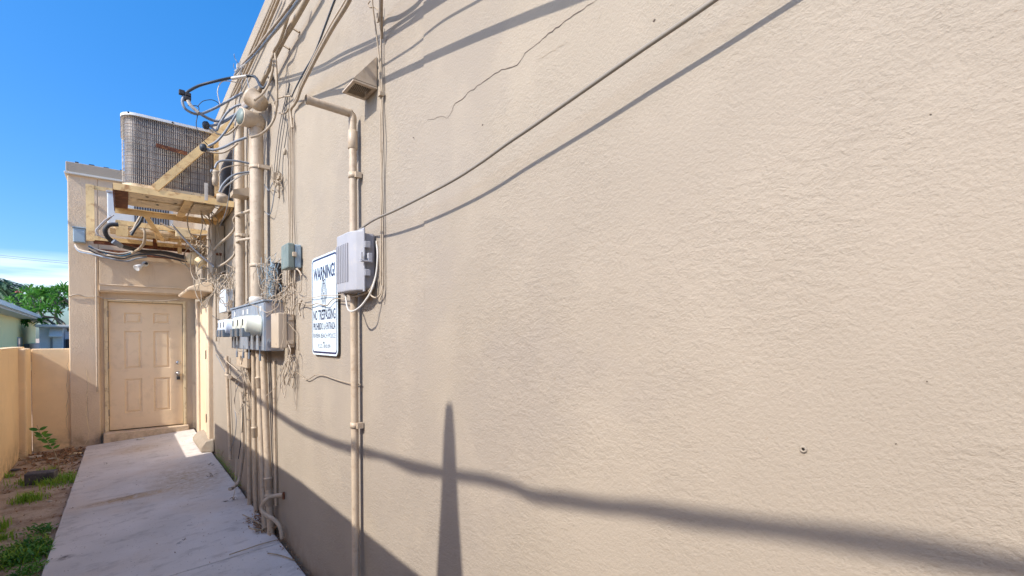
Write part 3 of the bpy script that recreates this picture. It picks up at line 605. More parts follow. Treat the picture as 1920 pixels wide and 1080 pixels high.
# ================================================================ RISERS
def strap(mb, c, r, z, ext=0.05):
    mb.lathe((c.x, c.y, z-0.014), (0,0,1), [(0, r+0.004), (0.028, r+0.004)], 20); mb.box((c.x+0.0, c.y-r-ext, z-0.014), (WX-0.001, c.y-r+0.004, z+0.014))
def riser(px, pyb, pyt, off, r, name, label, straps, mat='pipe', joints=(), px2=None):
    a = W(px, pyb, off); b = W(px, pyt, off); b.x = a.x; b.y = W(px2 if px2 else px, pyt, off).y if px2 else a.y
    t = thing(name, label, 'conduit', (a.x, a.y, a.z))
    MB().tube([a, a.lerp(b,.3), a.lerp(b,.6), b], r, 20).build('pipe', mat, t)
    for py in straps:
        f_ = (py-pyb)/(pyt-pyb); c = a.lerp(b, f_); m_ = MB(); strap(m_, c, r, c.z, 0.03 if r > .03 else 0.018); m_.build('strap', 'pipe', t)
    for py in joints:
        f_ = (py-pyb)/(pyt-pyb); c = a.lerp(b, f_); c2 = a.lerp(b, f_+0.05 if r < .04 else f_+.03)
        m_ = MB(); m_.lathe(c, (c2-c), [(0, r+.001), (0.004, r+.005), (0.07, r+.005), (0.074, r+.008), (0.085, r+.008), (0.088, r+.001)], 20); m_.build('coupling', 'pipe', t)
    return t, a, b
big, a1, b1 = riser(483, 566, 235, 0.085, 0.051, 'service_mast', 'thickest beige service riser, rising from the meter cabinet to a hooded cap', (312, 497))
m_ = MB(); m_.lathe(a1, (0,0,1), [(-0.02, 0.062), (0.03, 0.062), (0.04, 0.053)], 20); m_.build('hub', 'whitew', big)
# weatherhead of the big riser: sloping hood that opens to the left with cable holes
h0 = b1.copy()
m_ = MB(); ax = Vector((-0.88, -0.22, -0.02)).normalized()
m_.lathe(h0+Vector((0,0,-0.01)), (0,0,1), [(0,0.056),(0.02,0.06),(0.06,0.058),(0.10,0.045),(0.12,0.02)], 20)
m_.lathe(h0+Vector((0.03,0,0.045)), ax, [(-0.03,0.03),(0.0,0.056),(0.10,0.066),(0.15,0.072),(0.155,0.066)], 22); m_.build('weather_hood', 'pipe', big)
m_ = MB(); m_.lathe(h0+Vector((0.03,0,0.045))+ax*0.1555, ax, [(0,0.062),(0.003,0.062)], 20); m_.build('hood_mouth', 'green', big)
r2_, a2, b2 = riser(451, 585, 258, 0.06, 0.041, 'service_mast', 'second beige service riser, thinner and just left of the thickest one', (440,), px2=449)
cc = W(474, 186, 0.10)
m_ = MB(); m_.tube(smooth([b2+Vector((0,0,-0.02)), b2+Vector((0,-0.02,0.10)), b2+Vector((-0.01,-0.12,0.2)), cc+Vector((0.0,0.05,0.0)), cc], 5), 0.035, 14)
m_.build('bent_neck', 'pipe', r2_)
m_ = MB(); m_.lathe(W(493, 197, 0.055), W(457,172,0.17)-W(493,197,0.055), [(-0.01,0.04),(0.0,0.055),(0.03,0.066),(0.10,0.068),(0.11,0.074),(0.125,0.074),(0.135,0.06),(0.15,0.03),(0.155,0.005)], 22); m_.build('cap', 'pipe', r2_)
# small bracket shelf left of riser
m_ = MB(); q = W(452, 366, 0.06); m_.prism([q+Vector((0.06,0,0.05)), q+Vector((-0.09,0,0.0)), q+Vector((-0.09,0,-0.04)), q+Vector((0.06,0,-0.04))], (0,-0.16,0)); tag(m_.build('bracket_shelf', 'pipe'), 'small wedge shaped metal bracket between the two service risers', 'bracket')
# single conduit with stub
p665, a3, b3 = riser(667.5, 1120, 212, 0.032, 0.0185, 'wall_conduit', 'long thin conduit running down the wall past the grey plastic box', (323, 793), px2=661)
e0 = b3+Vector((0,0,0.006)); e1 = e0+Vector((-0.222,0.005,0.012))
m_ = MB(); m_.tube(smooth([b3+Vector((0,0,-0.03)), b3+Vector((0,0,-0.004)), e0+Vector((-0.012,0,0.004)), e0+Vector((-0.03,0,0.006)), e1], 4), 0.0195, 16, False); m_.tube([e1+Vector((0.012,0,0)), e1], 0.022, 16, False); m_.build('stub_arm', 'pipe', p665)
m_ = MB(); m_.cyl(e1+Vector((0.02,0,0)), e1+Vector((0.004,0,0)), 0.0165, 14); m_.build('open_end', 'hole', p665)
m_ = MB(); m_.lathe(W(661,245,.032), (0,0,-1), [(0,0.0205),(0.003,0.024),(0.09,0.024),(0.093,0.0205)], 16); m_.build('sleeve', 'pipe', p665)
# pipes below the meter cabinet
low = [((466.5,655),(468,925),.045,.019,(), 'leftmost of the four conduits side by side below the meter cabinet'),
       ((475.5,655),(480,942),.045,.019,(800,), 'second from left of the four conduits below the meter cabinet'),
       ((484,655),(497,976),.075,.022,(715,), 'third from left of the four conduits below the meter cabinet, with a sleeve high up'),
       ((493,655),(508,962),.050,.026,(905,878), 'rightmost and thickest of the four conduits below the meter cabinet, sleeved near the ground')]
for (ax_, ay), (bx, by), of, r, jn, lb in low:
    a = W(ax_, ay, of); b = W(bx, by, of); b.z = min(b.z, -0.02); a.z = max(a.z, 1.44)
    t = thing('lower_conduit', lb, 'conduit', (b.x, b.y, b.z), 'conduits below the meter cabinet')
    mid = a.lerp(b, 0.5); mid.y += 0.012; MB().tube(smooth([a, mid, b], 6), r, 18).build('pipe', 'pipe', t)
    for py in jn:
        f_ = (py-ay)/(by-ay); c = a.lerp(b, f_); c.y += 0.012*(1-abs(2*f_-1)); m_ = MB(); m_.lathe(c, a-b, [(-.045,r+.001),(-.042,r+.005),(.03,r+.005),(.033,r+.009),(.045,r+.009),(.048,r+.001)], 18); m_.build('coupling', 'pipe', t)
MB_ = MB(); MB_.tube([W(514.5,676,.012), W(515,800,.012), W(518,948,.012)], 0.011, 8); tag(MB_.build('thin_rod', 'pipe'), 'thin dark-edged conduit just right of the four below the meters', 'conduit')
a = W(425, 672, .03); t = thing('lower_conduit', 'thin conduit ending in a small elbow, left of the conduits below the meters', 'conduit', W(432, 862, .03))
m_ = MB(); m_.tube(smooth([W(425,668,.03), W(427,740,.03), W(432,862,.03)], 4), 0.017, 12); m_.build('pipe', 'pipe', t)
m_ = MB(); m_.tube([W(430,707,.045), W(430,707,.12)], 0.022, 12); m_.tube([W(424,703,.02), W(433,708,.09)], 0.018, 10); m_.build('elbow', 'pipe', t)
t = thing('bent_conduit', 'conduit bending out at the foot of the wall onto the walkway', 'conduit', W(455,840,.03))
m_ = MB(); m_.tube(smooth([W(452,735,.03), W(455,800,.03), W(455,850,.035), W(451,885,.05), W(446,905,.08), W(438,914,.14), W(431,917,.2)], 5), 0.016, 10); m_.build('pipe', 'lightw', t)
# flexible hose loop at the base
hp = smooth([W(531,928,.0), W(520,929,.03), W(508,932,.07), W(498,938,.11), W(491,949,.13), W(492,959,.13), W(500,966,.11), W(511,972,.08), W(521,981,.05), W(527,993,.035), W(529.5,1010,.03)], 8)
t = thing('flexible_hose', 'fat painted hose looping from the wall down to the walkway edge', 'hose', hp[-1])
MB().tube(hp, 0.0155, 12).build('hose', 'pipe', t)
for i in (2, 5, len(hp)-3, len(hp)-7, len(hp)-11):
    m_ = MB(); m_.tube([hp[i], hp[i]+(hp[i+1]-hp[i]).normalized()*0.007], 0.019, 12); m_.build('clamp', 'pipe', t)
m_ = MB(); m_.tube([W(532,923,.01), W(532,936,.01)], 0.009, 8); m_.build('valve', 'rustd', t)
# ================================================================ METER CABINET
mc = thing('meter_cabinet', 'long galvanised electric meter cabinet with six round meters', 'meter cabinet', (0.85, 4.5, 1.44))
XF = 0.80; ya, yb = 3.86, 5.25; z0, z1 = 1.435, 1.80
m_ = MB(); m_.box((XF, ya, z0), (WX-0.001, yb, z1)); m_.build('housing', 'galv', mc, bevel=0.003)
m_ = MB(); m_.box((XF-0.012, ya-0.014, z1+0.001), (WX, yb+0.01, z1+0.012)); m_.build('rain_lip', 'galv', mc)
m_ = MB(); m_.box((XF+0.008, ya-0.0025, z0+0.006), (WX-0.004, ya-0.0003, z1-0.006)); m_.build('end_plate', 'meterside', mc)
for i, yy in enumerate((ya+.006, ya+.30, ya+.51, ya+.72, ya+.93, ya+1.16)):
    m_ = MB(); m_.box((XF-0.006, yy, z0+0.004), (XF-0.0006, yy+(.28 if i == 0 else .20), z1-0.01)); m_.build('cover_panel', 'galv', mc, bevel=0.0015)
kc = Vector((WX-0.075, ya-0.003, z0+0.055))
m_ = MB()
for r in (0.042, 0.028): m_.tube([kc+Vector((math.cos(a*math.pi/10)*r, -0.0015, math.sin(a*math.pi/10)*r)) for a in range(21)], 0.002, 4, False)
m_.build('knockout', 'galv', mc)
for i, yy in enumerate((3.98, 4.18, 4.38, 4.85, 5.02, 5.17)):
    c = Vector((XF-0.006, yy, 1.625)); mm = 'metercan' if i < 3 else 'metercanb'
    m_ = MB(); m_.lathe(c, (-1,0,0), [(0,0.082),(0.012,0.082),(0.016,0.074),(0.10,0.072),(0.112,0.068),(0.116,0.05),(0.117,0.01)], 28); mo = m_.build('meter', mm, mc)
    m_ = MB(); m_.box(c+Vector((-0.132,-0.05,-0.085)), c+Vector((-0.075,0.05,-0.02))); m_.build('readout', 'glass', mo, bevel=0.006)
    m_ = MB(); m_.box(c+Vector((-0.119,-0.014,0.0)), c+Vector((-0.1165,0.014,0.045))); m_.build('dial', 'hole', mo)
    m_ = MB(); m_.lathe(Vector((XF-0.0068, yy, 1.525)), (-1,0,0), [(0,0.001),(0.0005,0.022),(0.001,0.001)], 16)
    m_.build('meter_shadow', 'dark', mo)  # flat dark disc on the cover, painted in as the shadow beneath the meter
for yy in (3.93, 4.42, 4.6, 5.0):
    m_ = MB(); m_.box((XF-0.0085, yy, z1-0.07), (XF-0.0065, yy+0.055, z1-0.03)); m_.build('label_sticker', 'white', mc)
for yy in (3.96, 4.36, 4.6, 4.9):
    m_ = MB(); m_.tube([(XF-0.014, yy, z0+0.035), (XF-0.014, yy, z0-0.02)], 0.004, 6); m_.box((XF-0.02, yy-0.014, z0-0.075), (XF-0.008, yy+0.014, z0-0.022)); m_.build('seal_tag', 'greyw' if yy > 4 else 'glass', mc, bevel=0.002)
# ---- other boxes: (near px, far px on front, y top, y bottom at near edge) -> wall-mounted boxes
def wallbox(name, label, cat, y0, y1, za, zb, d, mat, lid=0.25, lidmat=None, bv=0.006):
    t = thing(name, label, cat, (WX-d/2, (y0+y1)/2, za))
    MB().box((WX-d*(1-lid), y0, za), (WX-0.001, y1, zb)).build('housing', mat, t, bevel=bv)
    MB().box((WX-d, y0-0.005, za-0.005), (WX-d*(1-lid)-0.002, y1+0.005, zb+0.005)).build('lid', lidmat or mat, t, bevel=bv)
    return t
bx = wallbox('phone_box', 'white two-part utility box left above the meters', 'utility box', 5.93, 6.35, 1.82, 2.06, 0.085, 'whitep', 0.4)
MB().box((WX-.05, 5.922, 1.86), (WX-.02, 5.9285, 1.94)).build('latch', 'beige', bx)
bx = wallbox('phone_box', 'upright beige utility box against the near end of the meter cabinet', 'utility box', 3.565, 3.76, 1.465, 1.70, 0.11, 'beige', 0.55)
for z_ in (1.50, 1.665): MB().box((WX-.045, 3.553, z_-.012), (WX-.012, 3.564, z_+.012)).build('latch', 'beige', bx, bevel=0.002)
bx = wallbox('phone_box', 'small grey green latched box above the wire bundle', 'utility box', 3.386, 3.55, 2.0, 2.155, 0.09, 'bluegrey', 0.5, 'green', 0.008)
MB().box((WX-.062, 3.366, 2.07), (WX-.038, 3.385, 2.10)).build('latch', 'beige', bx, bevel=0.003)
bx = wallbox('utility_box', 'beige square box with round knockout under the far end of the meters', 'utility box', 4.72, 5.2, 1.27, 1.40, 0.10, 'pipe', 0.3)
m_ = MB(); kc = Vector((WX-0.1015, 4.95, 1.335)); m_.tube([kc+Vector((-.001, math.cos(a*math.pi/10)*.04, math.sin(a*math.pi/10)*.04)) for a in range(21)], 0.005, 5, False); m_.build('knockout', 'pipe', bx)
bx = wallbox('utility_box', 'tall beige disconnect box hanging under the rusty brackets', 'utility box', 6.55, 6.85, W(415,500).z-.1, W(415,430).z, 0.13, 'beige', 0.3)
m_ = MB(); m_.box((WX-.10, 6.53, 2.5), (WX-.02, 6.549, 2.53)); m_.build('hasp', 'rustd', bx)
# telecom box with arched ribbed lid
ny, fy, za, zb = 2.165, 2.415, 1.752, 2.035; D = 0.105
tb = thing('telecom_box', 'large grey plastic telecom box with ribbed lid beside the warning sign', 'utility box', (WX-D/2, 2.3, za))
MB().box((WX-0.055, ny+0.012, za+0.012), (WX-0.001, fy-0.012, zb-0.012)).build('housing', 'grey', tb, bevel=0.01)
MB().box((WX-0.066, ny-0.006, za-0.006), (WX-0.056, fy+0.006, zb+0.008)).build('flange', 'greyl', tb, bevel=0.004)
m_ = MB(); P = []
for i in range(13):
    f_ = i/12; yy = ny+(fy-ny)*f_; P.append((WX-0.0662-0.043*min(1, f_/0.3)**0.5*min(1, (1.001-f_)/0.06)**0.5, yy))
m_.add([(x, y, za) for x, y in P]+[(x, y, zb-0.004) for x, y in P]+[(WX-.066, ny, za), (WX-.066, fy, za), (WX-.066, ny, zb-.004), (WX-.066, fy, zb-.004)],
       [(i, i+1, 14+i, 13+i) for i in range(12)] + [tuple(range(12,-1,-1)), tuple(range(13,26))], False)
m_.build('lid', 'greyl', tb, bevel=0.006)
for i in range(7):
    yy = ny+0.075+i*0.024; m_ = MB(); m_.box((WX-0.1125, yy, za+0.045), (WX-0.109, yy+0.010, zb-0.055)); m_.build('rib', 'grey', tb, bevel=0.003)
for z_ in (1.835, 1.965): MB().box((WX-0.062, ny-0.014, z_-.015), (WX-0.035, ny-.0065, z_+.015)).build('clip', 'greyl', tb, bevel=0.002)
m_ = MB(); m_.box((WX-0.085, ny-0.026, 1.882), (WX-0.03, ny-0.0065, 1.89)); m_.box((WX-0.085, ny-0.026, 1.89), (WX-0.078, ny-0.0065, 1.925)); m_.box((WX-0.05, ny-.024, 1.89), (WX-.03, ny-.0065, 1.925)); m_.build('latch', 'greyl', tb, bevel=0.002)
# punch-down block
pb = thing('terminal_block', 'dark open terminal block full of loose wires above the meters', 'terminal block', (WX-.03, 4.0, 1.83))
MB().box((WX-0.045, 3.93, 1.84), (WX-0.001, 4.17, 2.10)).build('board', 'dark', pb, bevel=0.003)
m_ = MB(); rr = random.Random(5)
for i in range(7):
    for j in range(14): m_.box((WX-0.058, 3.94+i*0.032, 1.85+j*0.0175), (WX-0.046, 3.955+i*0.032, 1.86+j*0.0175))
tag(m_.build('terminals', 'bluegrey', pb))
def squiggle(mb, c, spread, n, r, ln, rr, flat=0.4, droop=0.0):
    for _ in range(n):
        p = c + Vector((rr.uniform(-1,1)*spread.x, rr.uniform(-1,1)*spread.y, rr.uniform(-1,1)*spread.z)); d = rdir(rr); P_ = [p]
        for k in range(6):
            d = (d*1.1 + rdir(rr)*0.75 + (c-p)*2.5 + Vector((0,0,-droop))); d.x *= flat; d.normalize(); p = p + d*ln*rr.uniform(.5,1.2)
            p.x = min(p.x, WX-0.004); P_.append(p.copy())
        mb.tube(smooth(P_, 4), r, 4, False)
m_ = MB(); squiggle(m_, Vector((WX-.07, 4.05, 1.98)), Vector((.02,.09,.11)), 34, 0.0018, 0.05, rr); m_.build('loose_wires', 'bluegrey', pb)
m_ = MB(); squiggle(m_, Vector((WX-.07, 4.02, 1.93)), Vector((.02,.1,.12)), 34, 0.002, 0.06, rr); m_.build('loose_wires', 'lightw', pb)
def tangle(c, spread, n, r, ln, mat, label, seed, droop=0.0, name='wire_tangle'):
    m_ = MB(); squiggle(m_, c, Vector(spread), n, r, ln, random.Random(seed), 0.5, droop); return tag(m_.build(name, mat), label, 'wires')
tangle(W(521,556,.06), (.02,.05,.02), 16, .003, .07, 'lightw', 'tangled knot of thin wires on top of the meter cabinet near end', 1)
tangle(W(427,520,.08), (.03,.12,.06), 16, .0045, .10, 'lightw', 'tangle of loose cables above the white utility box', 2)
tangle(W(402,520,.10), (.04,.25,.10), 18, .005, .13, 'lightw', 'tangle of loose cables beside the side door hood', 3)
tangle(W(542,672,.05), (.015,.03,.03), 12, .004, .05, 'lightw', 'bunched coil of wires hanging under the upright beige box', 4, 0.6)
tangle(W(455,690,.09), (.02,.10,.08), 12, .004, .09, 'lightw', 'loose wires hanging in front of the conduits under the meters', 5, 0.8)
tangle(B(372,471,8.2), (.10,.05,.05), 18, .007, .11, 'lightw', 'knotted cables at the far end of the rusty frame beside the twin lamps', 6)
tangle(W(397,392,.12)-Vector((.05,0,0)), (.08,.2,.12), 10, .006, .16, 'lightw', 'loose cables drooping under the right end of the nearer bracket', 7, 0.5)
tangle(W(541,560,.03), (.012,.03,.10), 12, .0028, .07, 'tanw', 'dense mass of fine wires running down beside the terminal block', 8, 0.6)
# insulator clamp on wall at (527,340)
ic = thing('insulator_clamp', 'rusty wire clamp with drooping dark tail on the wall right of the risers', 'clamp', W(527,350,.03))
m_ = MB(); q = W(527,340,.0); m_.box(q+Vector((-.06,-.03,-.04)), q+Vector((-.005,-.018,.05))); m_.bar(q+Vector((-.03,.10,.02)), q+Vector((-.03,-.05,.02)), .012, .012); m_.bar(q+Vector((-.02,-.05,.04)), q+Vector((-.05,-.03,-.06)), .016, .01); m_.build('bracket', 'tanw', ic)
m_ = MB(); squiggle(m_, q+Vector((-.04,-.04,-.02)), Vector((.02,.04,.04)), 8, .003, .03, random.Random(9)); m_.tube([q+Vector((-.03,-.05,-.02)), q+Vector((-.03,-.06,-.14))], 0.009, 6); m_.build('wires', 'tanw', ic)
# ================================================================ SIGN
sg = thing('warning_sign', 'white and navy warning notice on the wall between the boxes', 'sign', (WX-.01, 2.91, 1.43))
sy0, sy1 = W(633.5, 560, .012).y, W(585.5, 560, .012).y; sz0, sz1 = W(633,668,.012).z, W(633,467,.012).z
def rr_yz(y0, y1, z0, z1, r, x, n=6):
    P = []
    for cy, cz, a0 in ((y1-r, z1-r, 0), (y0+r, z1-r, 90), (y0+r, z0+r, 180), (y1-r, z0+r, 270)):
        for i in range(n): a = R_(a0+90*i/(n-1)); P.append(Vector((x, cy+r*math.cos(a), cz+r*math.sin(a))))
    return P
m_ = MB(); P = rr_yz(sy0, sy1, sz0, sz1, 0.035, WX-0.014); m_.prism(P, (0.003, 0, 0)); m_.build('panel', 'signw', sg)
m_ = MB(); Po = rr_yz(sy0+.010, sy1-.010, sz0+.010, sz1-.010, 0.028, WX-0.0146); Pi = rr_yz(sy0+.019, sy1-.019, sz0+.021, sz1-.021, 0.020, WX-0.0146); k = len(Po)
m_.add(Po+Pi, [(i, (i+1)%k, k+(i+1)%k, k+i) for i in range(k)]); m_.build('border', 'navy', sg)
sw = sy1-sy0; shh = sz1-sz0
def text(s_, fy, fh, width, name, mat='navy', bold=0.0, x=WX-0.0148):
    cu = bpy.data.curves.new('t', 'FONT'); cu.body = s_; cu.size = 1; cu.offset = bold; cu.resolution_u = 3
    ob_ = bpy.data.objects.new('t', cu); C.objects.link(ob_); bpy.context.view_layer.update()
    me = bpy.data.meshes.new_from_object(ob_.evaluated_get(bpy.context.evaluated_depsgraph_get())); bpy.data.objects.remove(ob_); bpy.data.curves.remove(cu)
    xs_ = [v.co.x for v in me.vertices]; ys_ = [v.co.y for v in me.vertices]; x0_, x1_, y0_, y1_ = min(xs_), max(xs_), min(ys_), max(ys_)
    o0 = root_loc(sg); cz = sz1 - fy*shh; hh = fh*shh; ww = width*sw; cy = (sy0+sy1)/2
    for v in me.vertices:
        u = (v.co.x-x0_)/(x1_-x0_)-.5; vv = (v.co.y-y0_)/(y1_-y0_)-.5
        v.co = Vector((x, cy-u*ww, cz+vv*hh))-o0
    me.materials.clear(); me.materials.append(M[mat]); o = bpy.data.objects.new(name, me); C.objects.link(o); o.parent = sg; return o
text('WARNING!', 0.175, 0.135, 0.84, 'lettering', bold=0.03)
text('NO TRESPASSING', 0.595, 0.105, 0.86, 'lettering', bold=0.018)
text('PROHIBIDO LA ENTRADA', 0.71, 0.072, 0.86, 'lettering', bold=0.012)
text('RIVIERA BEACH POLICE', 0.805, 0.045, 0.86, 'lettering')
text('F.S.S. 810.09', 0.91, 0.04, 0.48, 'lettering')
m_ = MB(); cy, cz = (sy0+sy1)/2+0.0, sz1-0.385*shh
def disc(mb, R0, R1, sx, sz_, n=28, x=WX-0.0148, f0=1.0, mod=None):
    v = []
    for R2 in (R0, R1):
        for k2 in range(n):
            a = 2*math.pi*k2/n; r = R2*(1+(0.10*math.cos(6*a) if mod else 0)); v.append((x, cy+sx*r*math.cos(a), cz+sz_*r*math.sin(a)-(0.25*sz_*r if math.sin(a) < -.8 and mod else 0)))
    mb.add(v, [(i,(i+1)%n,n+(i+1)%n,n+i) for i in range(n)])
disc(m_, 0.90, 1.0, 0.052, 0.088, 48, mod=True); disc(m_, 0.74, 0.80, 0.048, 0.080, 48, mod=True); disc(m_, 0.50, 0.56, 0.045, 0.055); disc(m_, 0.34, 0.37, 0.045, 0.055); disc(m_, 0.02, 0.16, 0.045, 0.055)
for k2 in range(26):
    a = 2*math.pi*k2/26; c_, s_ = math.cos(a), math.sin(a); h_ = 0.0011
    p_, q2 = Vector((WX-.0148, cy+.027*c_, cz+.035*s_)), Vector((WX-.0148, cy+.037*c_, cz+.062*s_)); t_v = Vector((0, -s_, c_))*h_; m_.add([p_-t_v, p_+t_v, q2+t_v, q2-t_v], [(0,1,2,3)])
for k2 in range(5):
    z_ = cz+0.066+0.006*(k2%2); y_ = cy-0.014+0.007*k2; m_.add([(WX-.0148,y_,z_-.006),(WX-.0148,y_+.003,z_-.006),(WX-.0148,y_+.003,z_+.006),(WX-.0148,y_,z_+.006)], [(0,1,2,3)])
m_.build('badge_emblem', 'navy', sg)
for fy in (0.165, 0.875):
    m_ = MB(); m_.lathe(Vector((WX-.0145, cy, sz1-fy*shh)), (-1,0,0), [(0,0.007),(0.003,0.006),(0.004,0.001)], 10); m_.build('bolt', 'dark', sg)
# ================================================================ VENT HOOD
wn_, wf = W(706.7, 160), W(684.4, 188); zb_ = (wn_.z+wf.z)/2; yn, yf_ = wn_.y, wf.y; zo = W(665.5,143,.112).z; zt_ = W(701, 112).z
vh = thing('vent_hood', 'beige wedge shaped vent hood with meshed underside high on the wall', 'vent', (WX-.05, (yn+yf_)/2, zb_))
xo = WX-0.112
m_ = MB(); m_.add([(WX,yn,zt_),(WX,yf_,zt_),(xo,yn,zo),(xo,yf_,zo)], [(0,1,3,2)]); m_.add([(WX,yn,zt_),(xo,yn,zo),(WX,yn,zb_)], [(0,1,2)]); m_.add([(WX,yf_,zt_),(xo,yf_,zo),(WX,yf_,zb_)], [(0,1,2)]); m_.build('shell', 'pipe', vh)
def under(u, v, e=0.0): return Vector((WX+(xo-WX)*u, yn+(yf_-yn)*v, zb_+(zo-zb_)*u-e))
m_ = MB(); b0 = 0.13
for (u0,v0,u1,v1) in ((0,0,1,b0),(0,1-b0,1,1),(0,b0,b0,1-b0),(1-b0,b0,1,1-b0)): m_.prism([under(u0,v0,.002), under(u1,v0,.002), under(u1,v1,.002), under(u0,v1,.002)], (0,0,-.008))
m_.build('rim', 'pipe', vh)
m_ = MB(); m_.quad(under(b0,b0,-.012), under(1-b0,b0,-.012), under(1-b0,1-b0,-.012), under(b0,1-b0,-.012)); m_.build('duct_opening', 'hole', vh)
m_ = MB(); n_ = 7
for i in range(-n_+1, n_):
    for s_ in (1, -1):
        P = []
        for (t_0) in (0.0, 1.0):
            pass
        lo, hi = max(0, i/n_), min(1, 1+i/n_)
        u_a, u_b = lo, hi; v_a, v_b = u_a-i/n_, u_b-i/n_
        if s_ < 0: v_a, v_b = 1-v_a, 1-v_b
        f1 = lambda q_: b0+(1-2*b0)*q_
        m_.tube([under(f1(u_a), f1(v_a), .004), under(f1(u_b), f1(v_b), .004)], 0.0009, 4, False)
m_.build('mesh', 'lightw', vh)
# ring anchor and small plugs on the near wall
q = W(1507, 842); an = thing('ring_anchor', 'small round sleeve anchor with a dark hole on the plain right part of the wall', 'anchor', q)
m_ = MB(); m_.lathe(q+Vector((.001,0,0)), (-1,0,0), [(0,.0062),(0.004,.0060),(0.005,.0048),(0.0045,.0028),(0.001,.0026)], 20); m_.build('sleeve', 'wall', an)
m_ = MB(); m_.lathe(q+Vector((-.0012,0,0)), (-1,0,0), [(0,.0028),(0.0004,.0028)], 14); m_.build('bore', 'hole', an)
for i, (px, py, lb) in enumerate(((905,234,'dark pit in the stucco right of the jagged crack end'),(775,258,'dark chip in the stucco below and left of the crack'),(1227,38,'tiny dark pit in the stucco at top centre'),(1738,715,'tiny dark nail hole in the plain wall at lower right'),(1680,832,'tiny dark nail hole right of the ring anchor'),(1745,215,'tiny nail hole in the wall at upper right'))):
    q = W(px, py, .0); r = 0.0013 if px > 1300 else 0.0035; m_ = MB(); rr = random.Random(i); k = 9
    m_.prism([q+Vector((-.0012, math.cos(a*2*math.pi/k)*r*rr.uniform(.5,1.2), math.sin(a*2*math.pi/k)*r*rr.uniform(.4,1))) for a in range(k)], (.002,0,0)); tag(m_.build('stucco_pit', 'pit'), lb, 'hole')
# ================================================================ FAR WALL FITTINGS
jb_ = thing('junction_box', 'blue grey junction box on the left edge of the end wall', 'junction box', B(148, 455, 9.6))
p0, p1 = B(137, 453, YF-.09), B(160, 429, YF-.09)
MB().box((p0.x, YF-.085, p0.z), (p1.x, YF-.001, p1.z)).build('housing', 'bluegrey', jb_, bevel=.006)
MB().box((p0.x-.01, YF-.10, p1.z+.001), (p1.x+.01, YF, p1.z+.018)).build('cap', 'bluegrey', jb_, bevel=.004)
MB().box((p0.x+.008, YF-.095, p0.z+.006), (p1.x-.008, YF-.086, p1.z-.04)).build('cover', 'bluegrey', jb_, bevel=.003)
m_ = MB(); m_.tube(smooth([B(180.5,473,YF-.04), B(181,600,YF-.04), B(182.5,722,YF-.04), B(183,733,YF-.05)], 5), .012, 10); tag(m_.build('drain_pipe', 'lightw'), 'thin pale drain pipe running down the end wall left of the door', 'pipe')
fl_t = thing('flood_lamp', 'white cup shaped lamp tilted down on the end wall above the door', 'lamp', B(260,505,9.55))
c = B(272,495,YF); m_ = MB(); m_.lathe(c, (0,-1,0), [(0,.045),(.02,.045),(.03,.03),(.04,.01)], 16); m_.build('base', 'white', fl_t)
m_ = MB(); m_.lathe(c+Vector((.012,-.04,.004)), (.2,-1,0), [(0,.02),(.02,.022),(.03,.005)], 12); m_.build('socket', 'dark', fl_t)
e = B(249,508,YF-.16); m_ = MB(); ax = (e-(c+Vector((0,-.03,0)))).normalized(); m_.lathe(c+Vector((-.01,-.04,0)), ax, [(0,.014),(.05,.016),(.06,.022),(.10,.036),(.15,.05),(.16,.05),(.158,.044)], 18); m_.build('shade', 'white', fl_t)
fl2 = thing('flood_lamp', 'pair of tilted lamp heads in the corner under the rusty brackets', 'lamp', B(375,485,8.9))
c = W(392,487,.03); c = Vector((c.x, 8.3, c.z))
for e in (B(362,484,8.05), B(378,492,8.0)):
    m_ = MB(); st_ = c+Vector((-.05,0,.02)); ax = (e-st_).normalized(); ln = min(.3, (e-st_).length); m_.lathe(st_, ax, [(0,.014),(ln*.35,.02),(ln*.5,.05),(ln*.9,.085),(ln,.088)], 16); m_.build('lamp_head', 'cream', fl2)
m_ = MB(); m_.lathe(c+Vector((0,0,0)), (-1,0,0), [(0,.05),(.03,.05),(.05,.02)], 14); m_.build('base', 'white', fl2)
# hanging lines in the corner
cable('grey cable stapled along the end wall above the shut door', [B(128,556,YF-.012), B(145,552,YF-.02), B(160,556,YF-.012), B(182,556,YF-.03), B(200,560,YF-.01), B(250,563,YF-.012), B(310,564,YF-.012), B(355,557,YF-.02)], .008, 'lightw', world=True)
# ================================================================ CABLES (pixel on the wall plane, distance off the wall)
cable('long single cable climbing from the grey plastic box across the wall to the top right', wp([(672,432,.03),(700,413,.066),(740,395,.072),(790,370,.074),(850,338,.072),(900,306,.072),(950,270,.071),(1000,236,.070),(1100,166,.070),(1200,96,.068),(1340,0,.066),(1560,-160,.066)]), .0050, 'cablew', world=True, n=8)
A_c = wp([(440,140,.12),(457,122,.136),(480,100,.170),(505,70,.200),(530,40,.218),(560,0,.232)]) + [SC(705,80,.25), SC(760,45,.27), SC(830,0,.30), SC(1000,-110,.36)]
for i, (dx, dz, mt, lb) in enumerate(((0,0,'greyw','darkest strand of the cable bundle slanting up off the roofline junction'),(.014,.016,'lightw','pale strand of the cable bundle slanting up off the roofline junction'),(-.012,.013,'tanw','tan strand of the cable bundle slanting up off the roofline junction'))):
    cable(lb, [p+Vector((dx*min(1,j/2), 0, dz*min(1,j/2))) + Vector((0,0,.006*noise.noise(Vector((j*1.3,i*7,0))))) for j, p in enumerate(A_c)], .0078, mt, world=True, k=6)
B_c = wp([(548,240,.02),(545,208,.02),(552,196,.02),(558,185,.03),(565,165,.058),(582,130,.11),(600,95,.160),(625,50,.204),(655,0,.230)]) + [SC(780,122,.26), SC(830,100,.28), SC(900,70,.30), SC(1000,30,.33), SC(1080,0,.36), SC(1300,-90,.42)]
